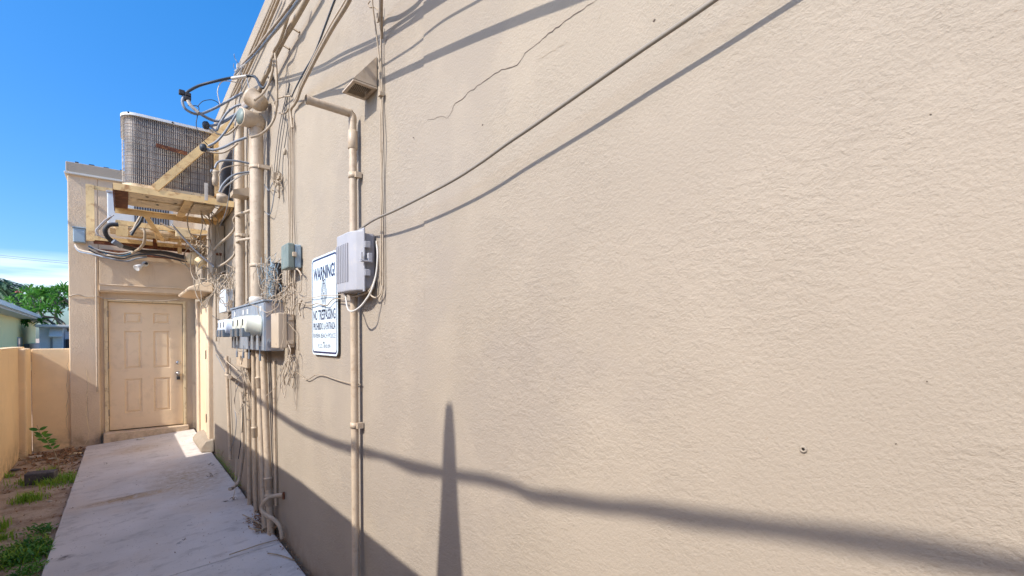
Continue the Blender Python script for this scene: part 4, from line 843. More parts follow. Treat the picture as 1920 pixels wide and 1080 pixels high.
cable('thick tan cable curving up from the wall staple right of the risers', B_c, .0088, 'tanw', world=True)
cable('thinner cable alongside the thick tan one curving up from the wall staple', [p+Vector((-.004,0,.017)) for p in B_c[2:]], .006, 'lightw', world=True)
C_c = wp([(547,182,.02),(553,168,.054),(570,135,.10),(590,100,.136),(610,48,.18),(628,0,.22)]) + [SC(740,106,.235), SC(775,83,.25), SC(830,40,.27), SC(900,0,.30), SC(1000,-60,.34)]
cable('dark straight cable rising left of the thick tan curved one', C_c, .0045, 'blackw', world=True)
# fat conduit hugging the wall up to the left of those
P = smooth(wp([(484,178,.06),(494,150,.055),(506,126,.055),(520,97,.055),(534,70,.055),(552,40,.055),(572,4,.055),(590,-30,.055)]), 5)
t = thing('flexible_conduit', 'fat tan conduit slanting up the wall above the riser caps', 'conduit', P[0])
MB().tube(P, .0165, 12).build('sleeve', 'tanw', t)
for px, py in ((497,143),(527,84),(545,52)):
    q = W(px, py, .05); MB().tube([q+Vector((0,.02,.02)), q+Vector((.05,-.02,-.02))], .008, 6).build('clip', 'tanw', t)
cable('tan cable wrapped round the fat conduit above the riser caps', wp([(500,140,.08),(510,112,.09),(514,95,.085),(524,78,.09),(534,50,.085),(540,30,.10),(546,5,.10),(552,-20,.10)]), .011, 'tanw', world=True)
cable('upper of the two dark pipes running just under the roof edge', wp([(437,178,.03),(452,148,.03),(480,84,.03),(505,26,.03),(520,-10,.03)]), .010, 'tanw', world=True, n=8)
cable('lower of the two dark pipes running just under the roof edge', wp([(441,182,.03),(458,146,.03),(486,84,.03),(511,26,.03),(526,-10,.03)]), .012, 'tanw', world=True, n=8)
# drooping loops from the junction to the heads
cable('tan cable drooping from the fat conduit down across the big riser to the lower splice', wp([(516,100,.08),(518,130,.08),(519,160,.08),(519,195,.08),(514,222,.09),(503,240,.13),(488,252,.20),(470,258,.26)]), .0085, 'tanw', world=True)
cable('tan cable sweeping from the fat conduit to the upper splice', wp([(514,104,.08),(511,132,.09),(503,158,.11),(492,176,.16),(478,188,.24)]), .0085, 'tanw', world=True)
cable('small open cable loop hanging left of the wall staple', wp([(545,180,.015),(533,181,.03),(521,185,.045),(515,194,.05),(518,206,.045),(528,213,.035),(537,210,.02),(541,203,.015)]), .006, 'tanw', world=True)
# splice loops of the service drop, standing off the wall
def O(px, py, Y): return B(px, py, Y)
sl1 = thing('service_splice', 'uppermost black splice with heavy cables looping out over the sky', 'cable splice', O(347,178,4.45))
MB().tube(smooth([O(520,128,4.3), W(495,165,.10), O(478,144,4.3), O(455,144,4.35), O(433,146,4.4), O(405,152,4.4), O(375,160,4.45), O(355,170,4.45), O(348,176,4.45)], 6), .0105, 8).build('cable', 'blackw', sl1)
MB().tube(smooth([O(462,143,4.33), O(448,145,4.36), O(434,147,4.4)], 4), .0125, 8).build('tape', 'whitew', sl1)
MB().tube(smooth([O(345,180,4.45), O(342,192,4.45), O(350,206,4.45), O(372,214,4.5), O(400,204,4.5), O(430,188,4.45), O(455,174,4.4)], 6), .010, 8).build('cable', 'greyw', sl1)
MB().tube(smooth([O(350,182,4.45), O(356,195,4.45), O(372,211,4.45), O(395,224,4.5), O(412,227,4.5), O(432,220,4.45), O(458,204,4.42), O(476,190,4.4)], 6), .011, 8).build('cable', 'greyw', sl1)
MB().tube(smooth([O(352,188,4.44), O(358,198,4.44), O(372,211,4.44)], 4), .0125, 8).build('tape', 'whitew', sl1)
m_ = MB(); q = O(347,178,4.45)
for d in ((.02,0,0),(-.02,0,.01),(0,.02,-.02),(.02,0,-.02)): m_.box(q+Vector(d)-Vector((.02,.018,.016)), q+Vector(d)+Vector((.018,.016,.018)), None)
m_.build('clamp', 'dark', sl1, bevel=.004)
for nm, pz, endp, lb in (('a', (388,236), (480,186), 'middle dark splice with grey cables looping back to the riser hood'), ('b', (383,278), (463,258), 'lowest dark splice with grey cables, in front of the diagonal brace')):
    q = O(pz[0], pz[1], 4.5); t = thing('service_splice', lb, 'cable splice', q)
    MB().lathe(q+Vector((-.03,0,0)), (1,0,.1), [(0,.018),(.01,.03),(.035,.032),(.045,.02)], 10).build('clamp', 'blackw', t)
    if nm == 'a':
        L1 = [(388,236),(405,234),(425,226),(450,208),(470,193),(484,184)]; L2 = [(390,240),(400,247),(416,253),(430,250),(445,236),(452,224),(456,212)]; L3 = [(392,234),(405,245),(412,232),(425,212),(440,200),(452,196)]
    else:
        L1 = [(383,278),(400,281),(420,276),(440,266),(462,258)]; L2 = [(384,282),(400,286),(418,286),(434,278),(446,268)]; L3 = [(390,274),(405,266),(420,250),(432,232),(442,216),(450,206)]
    for Lx, r, mt in ((L1,.010,'greyw'),(L2,.008,'tanw'),(L3,.009,'greyw')):
        n_ = len(Lx); MB().tube(smooth([O(x, y, 4.5-.12*i/(n_-1)) for i, (x, y) in enumerate(Lx)], 6), r, 8).build('cable', mt, t)
for i, (pts_, r, mt, Ya_, lb) in enumerate((
    ([(352,198),(372,200),(370,218),(368,235),(375,255),(386,268),(398,278),(410,288)], .003, 'blackw', 4.5, 'thin black wire falling in front of the coil unit top'),
    ([(370,200),(380,190),(395,187),(405,190),(412,196)], .003, 'blackw', 4.5, 'short thin black wire arching beside the uppermost splice'),
    ([(455,158),(430,152),(415,154),(408,170),(410,185),(413,196)], .0035, 'whitew', 4.4, 'thin white wire curling left of the riser caps'),
    ([(403,315),(408,305),(420,301),(445,302),(470,307)], .0095, 'greyw', 4.9, 'heavy grey cable arching over the top of the grey entry fitting'),
    ([(410,330),(416,318),(430,312),(450,310),(470,312)], .005, 'lightw', 4.9, 'thin pale cable arching just under the heavy grey one'),
    ([(411,360),(418,346),(432,332),(448,325),(470,322)], .009, 'greyw', 4.9, 'grey cable reaching up from the round entry cap to the big riser'),
    ([(414,362),(422,350),(438,338),(455,328),(472,325)], .0075, 'whitew', 4.9, 'pale cable beside the grey one from the round entry cap'))):
    cable(lb, [O(x, y, Ya_) for x, y in pts_], r, mt, world=True)
q = O(403,322,4.95); t = thing('entry_fitting', 'grey cable entry fitting at the right end of the coil unit', 'fitting', q)
MB().lathe(q+Vector((0,0,-.12)), (0.05,0,1), [(0,.02),(.05,.026),(.09,.022),(.11,.034),(.13,.03)], 12).build('body', 'lightw', t)
MB().box(q+Vector((-.035,-.02,-.01)), q+Vector((.03,.02,.012))).build('clamp', 'greyw', t, bevel=.004)
q = O(416,368,4.95); tag(MB().lathe(q+Vector((0,0,-.05)), (0,-.5,1), [(0,.04),(.05,.046),(.06,.046),(.07,.03)], 14).build('round_cap', 'lightw'), 'round beige cap fitting at the bracket end below the curved cables', 'fitting')
# roofline junction
q = O(449,126,4.42); t = thing('roofline_clamp', 'small knotted cable clamp at the roofline against the sky', 'clamp', q)
m_ = MB(); m_.bar(O(440,134,4.42), O(470,113,4.40), .012, .012); m_.bar(O(447,118,4.42), O(456,150,4.42), .008, .008); m_.box(q-Vector((.02,.012,.012)), q+Vector((.012,.012,.02))); m_.build('bracket', 'whitew', t, bevel=.002)
m_ = MB(); squiggle(m_, q, Vector((.02,.01,.02)), 6, .0025, .02, random.Random(4)); m_.build('ties', 'greyw', t)
for i, (pts_, of, r, mt, lb) in enumerate((
    ([(455,150),(452,170),(447,200),(441,240),(437,300),(432,350),(424,395),(412,425)], .10, .004, 'greyw', 'thin wire hanging from the roofline clamp in front of the second riser'),
    ([(462,140),(466,160),(474,185)], .10, .004, 'greyw', 'short thin wire from the roofline clamp to the riser cap'),
    ([(443,180),(438,215),(425,240)], .03, .006, 'tanw', 'short cable running down under the roof edge behind the riser hood'))):
    cable(lb, wp([(x, y, of) for x, y in pts_]), r, mt, world=True)
# thin black wires falling from the shadow line
for i, (x0, y0, x1, y1, x2, y2, lb) in enumerate((
    (543,155,526,225,513,330,'leftmost of the four fine black wires slanting down the wall right of the risers'),
    (544,157,530,225,517,330,'second from left of the four fine black wires slanting down the wall'),
    (541,165,534,230,521,335,'third from left of the four fine black wires slanting down the wall'),
    (541,228,533,280,530,330,'rightmost of the four fine black wires, with a small weight on it'))):
    cable(lb, wp([(x0,y0,.01),(x1,y1,.012),((x1+x2)/2-1,(y1+y2)/2,.012),(x2,y2,.02)]), .0022, 'blackw', world=True)
q = W(534,283,.015); tag(MB().lathe(q+Vector((0,0,-.03)), (0,0,1), [(0,.004),(.008,.012),(.035,.012),(.05,.003)], 8).build('wire_weight', 'tanw'), 'small rusty clip on the fine wire right of the risers', 'clip')
for i, (pts_, lb) in enumerate((([(494,345),(500,352),(504,357),(508,350),(515,335),(519,325)], 'upper of two slack wires sagging between the big riser and the wall clamp'), ([(494,395),(500,400),(506,402),(510,390),(514,365),(518,340)], 'lower of two slack wires sagging between the big riser and the wall clamp'))):
    cable(lb, wp([(x, y, .03) for x, y in pts_]), .0035, 'greyw', world=True)
# vertical bundle at px 545
vb = [(541.5,.0035,'tanw','first'),(544,.0045,'tanw','second'),(547,.006,'tanw','third'),(550,.0035,'lightw','fourth')]
ordn = ['leftmost', 'second from left', 'third and thickest', 'rightmost']
for i, (x, r, mt, _) in enumerate(vb):
    cable(ordn[i]+' of the four upright cables coming down to the small grey green box', wp([(x+1-(i==0)*2,205+8*i,.012),(x,260,.012),(x-1+math.sin(i)*1,330,.014),(x,400,.012),(x+1,459,.02)]), r, mt, world=True, group=None)
for i, x in enumerate((543,547,550,539)):
    cable(['left', 'middle', 'right', 'outer left'][i]+' upright cable running down from the small grey green box to the beige box', wp([(x,502-20*(i==3),.025),(x-1,530,.02),(x+.5*i,560,.02),(x-1,590,.03)]), (.006,.008,.005,.0045)[i], 'tanw' if i%2 else 'lightw', world=True)
cable('square bent wire dangling below the small grey green box', wp([(556,500,.03),(562,512,.03),(564,520,.03),(565,535,.03),(564,547,.03),(556,546,.03),(551,541,.03),(553,525,.03)]), .003, 'tanw', world=True)
cable('curved white lead leaving the underside of the small grey green box', wp([(551,502,.03),(560,507,.04),(566,516,.03)]), .0045, 'lightw', world=True)
cable('dark wire running from the wire mass across the warning sign', wp([(549,582,.03),(556,570,.03),(566,568,.03),(577,572,.03),(585,572,.03),(594,569,.03),(606,572,.03),(614,572,.03),(620,565,.03),(628,560,.03),(645,560,.04),(650,556,.06)]), .0032, 'tanw', world=True)
cable('pale wire crossing the warning sign above the dark one', wp([(556,574,.03),(558,562,.03),(572,557,.03),(587,558,.03),(606,554,.03),(625,554,.03),(645,551,.04),(650,547,.06)]), .0025, 'lightw', world=True)
cable('dark dangling lead with frayed end right of the wire mass', wp([(566,563,.02),(562,572,.02),(561,582,.02),(563,592,.02)]), .006, 'tanw', world=True)
# telecom box cables
cable('white cable looping under the grey plastic box', wp([(648,549,.07),(649,562,.09),(652,578,.10),(659,584,.10),(672,578,.09),(684,565,.07),(696,545,.05),(705,515,.03),(708,480,.025),(706,452,.02)]), .0045, 'whitew', world=True)
cable('tan cable looping under the grey plastic box beside the white one', wp([(650,549,.06),(662,556,.06),(676,553,.05),(692,545,.04),(702,525,.02),(709,495,.02),(707,452,.02)]), .0045, 'tanw', world=True)
cable('short tan cable curling up to the upright pair from under the grey plastic box', wp([(692,545,.04),(697,555,.03),(706,558,.02),(714,550,.015),(717.5,535,.012)]), .004, 'lightw', world=True)
for i, (x, lb) in enumerate(((714.5, 'left one of the pair of thin cables hanging beside the vent hood'), (717.5, 'right one of the pair of thin cables hanging beside the vent hood'))):
    pts_ = [(697,-20,.06),(699,12,.05),(704,50,.03),(710,100,.012),(713,150,.012),(x-1,185,.01),(x-1+i,260,.012),(x-2*i,330,.012),(x,400,.01),(x,470,.01),(x,535,.01)] if i == 0 else [(712,42,.02),(714,60,.012),(714,110,.012),(716,160,.01),(715,185,.01),(x,260,.014),(x-2,330,.014),(x,400,.01),(x+.5,470,.01),(x+.5,540,.01),(712,562,.02)]
    cable(lb, wp(pts_), .0036, 'tanw', world=True)
t = thing('wall_hook', 'bent wire hook holding cables at the top edge right of centre left cables', 'hook', W(700,12,.03)); t['label'] = 'bent wire hook holding the thin cables above the vent hood'
MB().tube(smooth(wp([(694,2,.05),(690,8,.05),(694,14,.05),(702,14,.03),(710,20,.02),(711,30,.015),(711,42,.01)]), 4), .003, 6).build('hook', 'tanw', t)
m_ = MB(); m_.tube(wp([(708,25,.012),(708,42,.012)]), .005, 6); m_.build('peg', 'tanw', t)
for py in (178,): 
    q = W(715,py,.012); tag(MB().box(q-Vector((.012,.012,.008)), q+Vector((.008,.012,.012))).build('cable_clip', 'tanw', bevel=.002), 'little clip on the paired cables just below the vent hood', 'clip')
# shadow casters for the top arc left of (785,0)
cable('slack cable end tied at the hook above the vent hood, rising out of view', [W(711,38,.012), SC(725,36,.03), SC(745,30,.08), SC(765,18,.12), SC(785,0,.15), SC(830,-60,.2)], .009, 'tanw', world=True)
cable('slim cable leaving the pair above the vent hood, rising out of view', [W(716,72,.012), SC(730,62,.04), SC(755,48,.10), SC(780,28,.14), SC(812,5,.18), SC(860,-30,.22)], .007, 'tanw', world=True)
# crossing cables from risers to left
for i, (pts_, r, lb) in enumerate((
    ([(472,393,.05),(460,398,.07),(446,402,.09),(438,412,.09),(441,424,.07),(436,435,.07),(424,447,.09),(414,455,.10),(402,468,.12)], .012, 'upper conduit crank bending from the big riser down to the left'),
    ([(472,447,.05),(458,449,.07),(446,452,.09),(441,462,.08),(442,472,.06),(436,482,.07),(424,492,.09),(412,499,.11)], .012, 'lower conduit crank bending from the big riser to the disconnect box'))):
    cable(lb, wp(pts_), r, 'lightw', world=True, cat='conduit', n=10)
cable('long grey pipe slanting down from the bracket cross bar to the disconnect box', [B(322,421,6.9), B(362,465,6.7), B(402,501,6.5)], .011, 'greyl', world=True, cat='pipe', name='slanting_pipe')
for i, (pts_, r, mt, lb) in enumerate((
    ([(424,600,.13),(435,588,.12),(450,577,.11),(465,566,.09),(478,555,.06)], .0045, 'lightw', 'upper loose wire sweeping from the white utility box across to the big riser'),
    ([(426,606,.13),(440,590,.13),(455,584,.12),(466,588,.12)], .0045, 'lightw', 'lower loose wire curving over the far end of the meter cabinet'),
    ([(398,592,.03),(405,597,.04),(414,601,.05)], .004, 'blackw', 'short black wire reaching to the farthest meter'),
    ([(405,665,.03),(411,675,.03),(418,690,.03),(425,700,.04)], .004, 'greyw', 'grey wire slanting down to the little elbow'),
    ([(420,672,.03),(428,680,.04),(438,688,.05),(446,695,.05)], .006, 'lightw', 'pale cable under the far end of the meters'),
    ([(448,718,.06),(441,740,.04),(440,765,.04),(443,790,.04),(440,820,.04),(432,845,.04)], .0035, 'greyw', 'thin grey wire wriggling down the wall left of the conduits'),
    ([(456,735,.04),(455,790,.04),(452,825,.04),(447,860,.04)], .004, 'blackw', 'dark wire falling straight down left of the conduits'),
    ([(462,700,.05),(461,740,.06),(465,760,.05)], .005, 'tanw', 'short hooked cable hanging in front of the leftmost conduit'),
    ([(532,690,.03),(520,710,.03),(516,725,.03),(508,735,.05),(499,742,.07)], .003, 'lightw', 'thin wire trailing left from the coil under the beige box'),
    ([(540,690,.03),(545,700,.02),(548,708,.02)], .004, 'blackw', 'tiny black wire end below the coil under the beige box'),
    ([(552,695,.012),(562,702,.012),(573,711,.012),(580,710,.012),(592,703,.012),(605,703,.012),(625,710,.012),(645,716,.012),(660,719,.012),(676,721,.012)], .003, 'tanw', 'thin wire running low along the wall to the long thin conduit'),
    ([(420,845,.02),(412,857,.03),(406,853,.03),(404,846,.02)], .003, 'straw', 'short dry strand caught at the foot of the wall'),
    ([(443,860,.1),(441,900,.15),(440,920,.2),(436,937,.25)], .0035, 'lightw', 'pale wire dangling onto the walkway beside the bent conduit'),
    ([(556,610,.01),(557,700,.01),(556,770,.01)], .0016, 'tanw', 'hair thin wire falling beside the beige box'),
    ([(500,445,.02),(512,446,.03),(527,484,.05)], .0001, 'tanw', 'x'))[:-1]):
    cable(lb, wp(pts_), r, mt, world=True)
cable('stiff wire slanting up from the riser strap to the wire mass', wp([(495,507,.05),(510,497,.04),(527,486,.03)]), .004, 'tanw', world=True)
for i, (pts_, lb) in enumerate((([(494,525,.05),(505,521,.05),(518,525,.05),(530,522,.05)], 'upper of two wires linking the big riser to the terminal block'), ([(494,565,.06),(505,561,.06),(518,563,.06),(530,558,.05),(545,545,.04)], 'lower of two wires linking the big riser to the terminal block'))):
    cable(lb, wp(pts_), .004, 'lightw', world=True)
for i, (x, lb) in enumerate(((464,'left hairline cable running up between the two risers'),(468,'right hairline cable running up between the two risers'))):
    cable(lb, wp([(x,560,.02),(x-1+i,480,.02),(x+1,400,.02),(x-1,330,.02),(x+2,250,.02)]), .0045, 'tanw', world=True)
# vertical pipes behind the far junk
for i, (x, y0, y1, r, lb) in enumerate(((382,345,560,.012,'pale drain pipe nearest the corner under the rusty brackets'),(391,400,575,.012,'second pale pipe beside the corner under the rusty brackets'),(405,500,640,.014,'pale pipe running down from the disconnect box'))):
    a = W(x, y1, .03); b = W(x, y0, .03); b.y = a.y; b.z = min(b.z, 2.95) if i < 2 else b.z; tag(MB().tube([a, b], r, 8).build('thin_pipe', 'lightw'), lb, 'pipe')
# ---- looms under the frames
def loom(pts_, offs, r, mats, labels, jit=.012, seed=0):
    rr = random.Random(seed)
    for (dx, dz), mt, lb in zip(offs, mats, labels):
        cable(lb, [p+Vector((dx+rr.uniform(-jit,jit)*.5, rr.uniform(-jit,jit), dz+rr.uniform(-jit,jit))) for p in pts_], r, mt, world=True)
Y_ = 8.5
loom([B(140,458,9.55),B(150,468,9.4),B(175,474,9.0),B(200,478,Y_),B(235,484,Y_),B(255,482,Y_),B(275,478,Y_)], [(0,0),(0,-.03)], .013, ['lightw','greyw'], ['pale cable swagging from the junction box under the tall open frame','grey cable swagging from the junction box under the tall open frame'])
loom([B(166,462,Y_),B(182,470,Y_),B(205,476,Y_),B(230,478,Y_),B(262,472,Y_),B(300,474,Y_-.1),B(345,484,Y_-.2),B(366,484,Y_-.2)], [(0,.02),(0,0),(.01,-.025),(0,-.045)], .0095, ['whitew','bluew','lightw','blackw'],
     ['white cable in the loom under the tall open frame','blue cable in the loom under the tall open frame','tan cable in the loom under the tall open frame','black cable in the loom under the tall open frame'])
cable('fat black sleeved hose curving down under the lower bracket', [B(222,421,7.6),B(205,422,7.6),B(197,432,7.6),B(203,446,7.65),B(220,458,7.8),B(245,466,8),B(275,472,8.1),B(310,474,8.2),B(345,482,8.2)], .026, 'dark', world=True, name='sleeved_hose', cat='hose', n=10)
cable('grey taped band of the sleeved hose', [B(212,452,7.6),B(219,456,7.62),B(226,461,7.7)], .031, 'greyw', world=True, name='tape_band', cat='tape', n=10)
cable('black flexible cable dangling between the two brackets', [B(268,405,7.2),B(262,418,7.2),B(254,428,7.2),B(246,441,7.2)], .016, 'blackw', world=True)
cable('pale flexible cable beside the dangling black one between the brackets', [B(264,404,7.2),B(256,418,7.2),B(250,430,7.2),B(244,436,7.2)], .012, 'lightw', world=True)
cable('fat cable hooking down in front of the orange tie plate', [B(269,428,7.5),B(272,440,7.5),B(270,455,7.6),B(262,466,7.8),B(248,474,8.1)], .017, 'tanw', world=True)
cable('grey wire looping round the left end of the lower bracket', [B(214,403,7.7),B(198,412,7.7),B(186,424,7.7),B(180,432,7.7),B(184,440,7.7),B(196,446,7.7),B(206,448,7.7)], .007, 'greyl', world=True)
cable('pale arm reaching from the tall frame to the lower bracket', [B(208,406,7.7),B(195,418,7.9),B(184,430,8.1)], .013, 'greyl', world=True)
for i, (x0, y0, x1, y1, lb) in enumerate(((392,430,376,466,'upper'),(398,436,380,476,'lower'),(404,444,384,484,'lowest'))):
    cable(lb+' curved cable fanning from the wall behind the right bracket end', [B(x0-2,y0-12,7.6),B(x0,y0,7.6),B((x0+x1)/2+3,(y0+y1)/2+4,7.9),B(x1,y1,8.2)], .016, ['lightw','tanw','cream'][i], world=True)
for i, (pts_, r, mt, lb) in enumerate((
    ([B(425,372,5.96),B(420,388,6.1),B(408,398,6.4),B(396,408,6.8)], .012, 'lightw', 'pale cable sagging beneath the right end of the nearer bracket'),
    ([B(430,378,5.96),B(428,396,6.1),B(420,410,6.4),B(405,424,6.9)], .010, 'tanw', 'tan cable sagging beneath the right end of the nearer bracket'),
    ([B(418,390,6.2),B(405,386,6.3),B(392,392,6.5),B(388,404,6.8)], .008, 'whitew', 'white cable curled under the base pan of the coil unit'),
    ([B(300,418,7.6),B(330,432,7.6),B(362,440,7.6),B(392,440,7.6)], .010, 'lightw', 'pale pipe lying under the lower bracket'))):
    cable(lb, pts_, r, mt, world=True)
m_ = MB(); m_.box(B(345,438,7.6)-Vector((.09,.03,.05)), B(345,438,7.6)+Vector((.07,.03,.06))); tag(m_.build('switch_box', 'cream', bevel=.006), 'small yellowed switch box hanging under the lower bracket', 'switch box')
# ================================================================ GROUND THINGS
rg = random.Random(11)
def patch_pts(n, poly_fn):
    return [poly_fn() for _ in range(n)]
def grass(mb, c, n, sp, hmin, hmax, w=.004):
    for _ in range(n):
        x = c.x+rg.gauss(0,sp[0]); y = c.y+rg.gauss(0,sp[1])
        if x > -.44 or x < FX+.01: continue
        p = Vector((x, y, gh(x,y)-.004)); a = rg.uniform(0,6.28); d = Vector((math.cos(a), math.sin(a), 0)); h_ = rg.uniform(hmin,hmax); ln = rg.uniform(.3,.9); s_ = Vector((-d.y, d.x, 0))*w
        p1 = p+Vector((0,0,h_*.55))+d*h_*ln*.3; p2 = p+Vector((0,0,h_*(1-.3*ln)))+d*h_*ln
        mb.add([p-s_, p+s_, p1+s_*.8, p1-s_*.8, p2], [(0,1,2,3),(3,2,4)])
gm = MB()
for px, py, n_, sx, sy, h_ in ((105,905,300,.10,.14,.12),(60,905,160,.08,.10,.12),(130,900,120,.05,.10,.10),(48,940,160,.05,.07,.13),(70,935,120,.05,.06,.10),(15,895,60,.03,.05,.09),(5,990,70,.02,.06,.14),(60,1030,160,.08,.06,.13),(20,1060,160,.08,.06,.14),(90,885,60,.05,.06,.10),(10,1010,50,.03,.05,.10)):
    grass(gm, G(px, py, GZ), n_, (sx, sy), .03, h_)
tag(gm.build('grass', 'grass', loc=(0,0,0)), 'bright green grass tufts scattered over the dirt strip', 'grass', kind='stuff')
wm = MB()
for px, py, n_, sx, sy in ((70,1000,70,.04,.07),(50,1035,240,.09,.06),(20,1060,240,.09,.06),(75,1040,130,.04,.05),(85,1000,60,.02,.08),(60,1075,180,.08,.05),(48,850,0,.1,.1)):
    c = G(px, py, GZ)
    for _ in range(n_):
        x = c.x+rg.gauss(0,sx); y = c.y+rg.gauss(0,sy)
        if x > -.45 or x < FX+.01: continue
        d = Vector((rg.uniform(-1,1), rg.uniform(-1,1), rg.uniform(.0,.7))).normalized(); leafq(wm, Vector((x, y, gh(x,y)+rg.uniform(.0,.05))), d, .018, rg.uniform(.03,.06), Vector((0,0,1)), .3)
tag(wm.build('broadleaf_weeds', 'leaf', loc=(0,0,0)), 'low dark green broad leaved weeds along the near edge of the walkway', 'weeds', kind='stuff')
lm = MB()
def litter(mb, x, y, z, s_):
    a = rg.uniform(0,6.28); d = Vector((math.cos(a), math.sin(a), rg.uniform(-.2,.5))).normalized(); leafq(mb, Vector((x,y,z)), d, s_*.5, s_, Vector((rg.uniform(-.5,.5), rg.uniform(-.5,.5), 1)), rg.uniform(-.6,.9))
for _ in range(1500):
    y = rg.uniform(3.5,9.5); x = rg.uniform(FX,-.46)
    dens = (1 if y > 8.0 else .35)*(1.0 if x > -.75 else .45)
    if rg.random() < dens: litter(lm, x, y, gh(x,y)+.006, rg.uniform(.025,.07) if y > 7 else rg.uniform(.012,.04))
for _ in range(420):
    y = 9.5-abs(rg.gauss(0,.5)); x = rg.uniform(-1.0,-.48); litter(lm, x, y, gh(x,y)+rg.uniform(0,.03), rg.uniform(.03,.08))
tag(lm.build('leaf_litter', 'dry', loc=(0,0,0)), 'dry brown fallen leaves spread over the dirt strip', 'leaves', kind='stuff')
lm = MB()
for _ in range(700):
    y = 1.2+abs(rg.gauss(0,1))*3.2; x = WX-.006-abs(rg.gauss(0,.02)); litter(lm, x, y, .002+rg.uniform(0,.01), rg.uniform(.008,.022))
c = G(505,985)
for _ in range(800):
    r_ = abs(rg.gauss(0,1)); x = c.x+.02-abs(rg.gauss(0,.055)); y = c.y+.05+rg.gauss(0,.12); x = min(x, WX-.01); litter(lm, x, y, .003+max(0,(.10-(WX-x)*1.0))*rg.random(), rg.uniform(.01,.035))
for _ in range(260):
    x = rg.uniform(-.44,.9); y = rg.uniform(3,9.4); litter(lm, x, y, slabz(x)+.003, rg.uniform(.006,.018))
tag(lm.build('wall_foot_litter', 'dry', loc=(0,0,0)), 'crumbled brown debris gathered along the foot of the long wall', 'debris', kind='stuff')
mm = MB()
for _ in range(500):
    y = rg.uniform(5.6,7.3); x = WX-abs(rg.gauss(0,.012))-.002; litter(mm, x, y, max(0,rg.gauss(0,.05))+.0, .015)
tag(mm.build('moss', 'grass', loc=(0,0,0)), 'mossy green growth at the foot of the long wall beyond the conduits', 'moss', kind='stuff')
# dry twigs
for i, (pts_, lb) in enumerate((([(455,965),(470,972),(488,982),(505,985)], 'dry stalk reaching left from the debris at the hose'), ([(468,990),(485,994),(500,990)], 'thick broken dry stalk under the hose'), ([(430,1040),(460,1030),(490,1020),(520,1012)], 'long pale dry straw lying across the walkway joint'), ([(502,1037),(525,1041),(552,1050)], 'short pale dry straw near the wall at bottom'))):
    cable(lb, [G(x, y, .008+(.02 if i < 2 else 0)) for x, y in pts_], .004 if i != 1 else .006, 'straw', world=True, name='dry_stalk', cat='twig')
def GS(px, py, off=0.0):
    z = 0.0
    for _ in range(4): p = G(px, py, z+off); z = slabz(p.x)
    return p
def walk_crack(pts_, wd, label, seed):
    rr = random.Random(seed); P = []
    for i in range(len(pts_)-1):
        for j in range(8):
            f_ = j/8; P.append(GS(pts_[i][0]+(pts_[i+1][0]-pts_[i][0])*f_+rr.uniform(-1,1), pts_[i][1]+(pts_[i+1][1]-pts_[i][1])*f_+rr.uniform(-.8,.8), .0015))
    m_ = MB(); va = []
    for i, p in enumerate(P):
        d = (P[min(i+1,len(P)-1)]-P[max(i-1,0)]).normalized(); s_ = d.cross(Vector((0,0,1)))*wd*rr.uniform(.3,1)*math.sin(math.pi*(i+.5)/len(P))**.4/2; va += [p+s_, p-s_]
    m_.add(va, [(2*i,2*i+1,2*i+3,2*i+2) for i in range(len(P)-1)]); tag(m_.build('paving_crack', 'pit'), label, 'crack')
walk_crack([(152,952),(200,940),(240,930),(290,919),(325,910)], .008, 'long rusty crack crossing the walkway halfway along', 3)
walk_crack([(195,842),(235,835),(285,829)], .006, 'short dark crack in the walkway just before the door step', 4)
for i, (px, py, s_, lb) in enumerate(((395,872,.05,'curled dark leaf on the walkway near the sunlit patch'),(398,893,.06,'twisted dark leaf on the walkway left of the conduits'),(432,938,.06,'dark crumpled leaf at the end of the dangling wire'),(372,826,.04,'thin dark leaf on the sunlit patch of the walkway'),(198,870,.03,'small dark leaf on the walkway near its left edge'),(340,1016,.03,'small dark leaf fragment low on the walkway'))):
    rr = random.Random(i+40); m_ = MB(); c_ = GS(px, py, .006)
    for _ in range(4): d = Vector((rr.uniform(-1,1), rr.uniform(-.4,.4), rr.uniform(0,.35))).normalized(); leafq(m_, c_+rdir(rr)*.012, d, s_*.35, s_, Vector((0,0,1)), rr.uniform(-.5,.9))
    tag(m_.build('fallen_leaf', 'bark'), lb, 'leaf')
# small odds: block, seedling, white stone
q = G(78, 905, GZ); bk = MB(); bk.box((-.13,-.05,-.02), (.13,.06,.13), Matrix.Translation(q)@Matrix.Rotation(R_(-14),4,'Z')@Matrix.Rotation(R_(6),4,'X')); tag(bk.build('stone_block', 'block', bevel=.012), 'dark grey block half buried in the grass by the garden wall', 'block')
q = G(264, 824, -.04); rb = MB(); n_ = 14
vs = []
for j in range(7):
    for k in range(n_):
        th = math.pi*j/6*.5; ph = 2*math.pi*k/n_; r = .05*(1+.25*noise.noise(Vector((math.cos(ph)*2, math.sin(ph)*2, j)))); vs.append(q+Vector((r*math.cos(th)*math.cos(ph)*1.1, r*math.cos(th)*math.sin(ph), r*.6*math.sin(th))))
rb.add(vs, [(j*n_+k, j*n_+(k+1)%n_, (j+1)*n_+(k+1)%n_, (j+1)*n_+k) for j in range(6) for k in range(n_)], True); tag(rb.build('pale_stone', 'stone'), 'small white stone lying at the foot of the door step', 'stone')
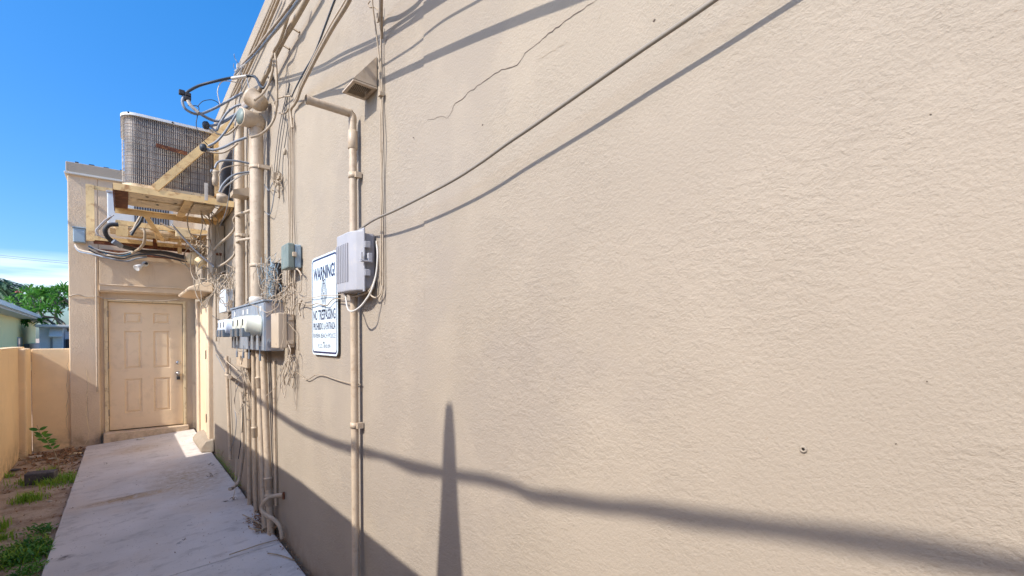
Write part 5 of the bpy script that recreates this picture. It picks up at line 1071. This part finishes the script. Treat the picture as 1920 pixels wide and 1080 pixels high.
for i, (px, py, s_, mt, lb) in enumerate(((66,858,.07,'stone','white rubble piece in the corner of the garden wall'),(100,862,.06,'stone','pale rubble piece lying among the leaves by the end wall'),(140,852,.06,'cream','yellowish rubble piece lying by the walkway corner'),(88,1001,.03,'stone','white chip lying on the bare dirt'),(95,940,.02,'stone','tiny white chip between the grass tufts'),(12,1035,.035,'stone','white chip at the left edge of the dirt'),(28,882,.05,'block','grey rubble lump against the side of the garden wall'))):
    q = G(px, py, GZ+.01); k = 7; rr = random.Random(i); P = [q+Vector((math.cos(a*6.283/k)*s_*rr.uniform(.6,1.3), math.sin(a*6.283/k)*s_*rr.uniform(.5,1), 0)) for a in range(k)]
    tag(MB().prism(P, (0,0,s_*.35)).build('rubble', mt, bevel=.004), lb, 'rubble')
# seedling
b0_ = G(113, 888, GZ); tp_ = B(69, 797, b0_.y); P = smooth([b0_, B(103,850,b0_.y), B(90,830,b0_.y), B(77,815,b0_.y), tp_], 6)
sdg = thing('seedling', 'leafy seedling leaning left out of the dirt by the end wall', 'plant', b0_)
MB().tube(P, [.007*(1-.7*i/len(P)) for i in range(len(P))], 6).build('stem', 'straw', sdg)
m_ = MB(); rr = random.Random(21)
for f_ in (.35,.42,.5,.58,.62,.68,.74,.78,.88,.9):
    p = P[int(f_*(len(P)-1))]
    for sd_ in (-1, 1):
        d = Vector((sd_*rr.uniform(.6,1), rr.uniform(-.6,.4), rr.uniform(.0,.55))).normalized(); s_ = d.cross(Vector((0,-1,.3))).normalized(); ln = rr.uniform(.06,.10); w2 = ln*.42; n2 = s_.cross(d)*.006
        m_.add([p, p+d*ln*.3-s_*w2*.42+n2, p+d*ln*.65-s_*w2*.42+n2, p+d*ln, p+d*ln*.65+s_*w2*.42+n2, p+d*ln*.3+s_*w2*.42+n2, p+d*ln*.5], [(0,1,6),(1,2,6),(2,3,6),(3,4,6),(4,5,6),(5,0,6)])
m_.build('leaves', 'leaf', sdg)
for o in list(C.objects):
    if o.type == 'MESH' and not o.data.materials: print('no mat', o.name)
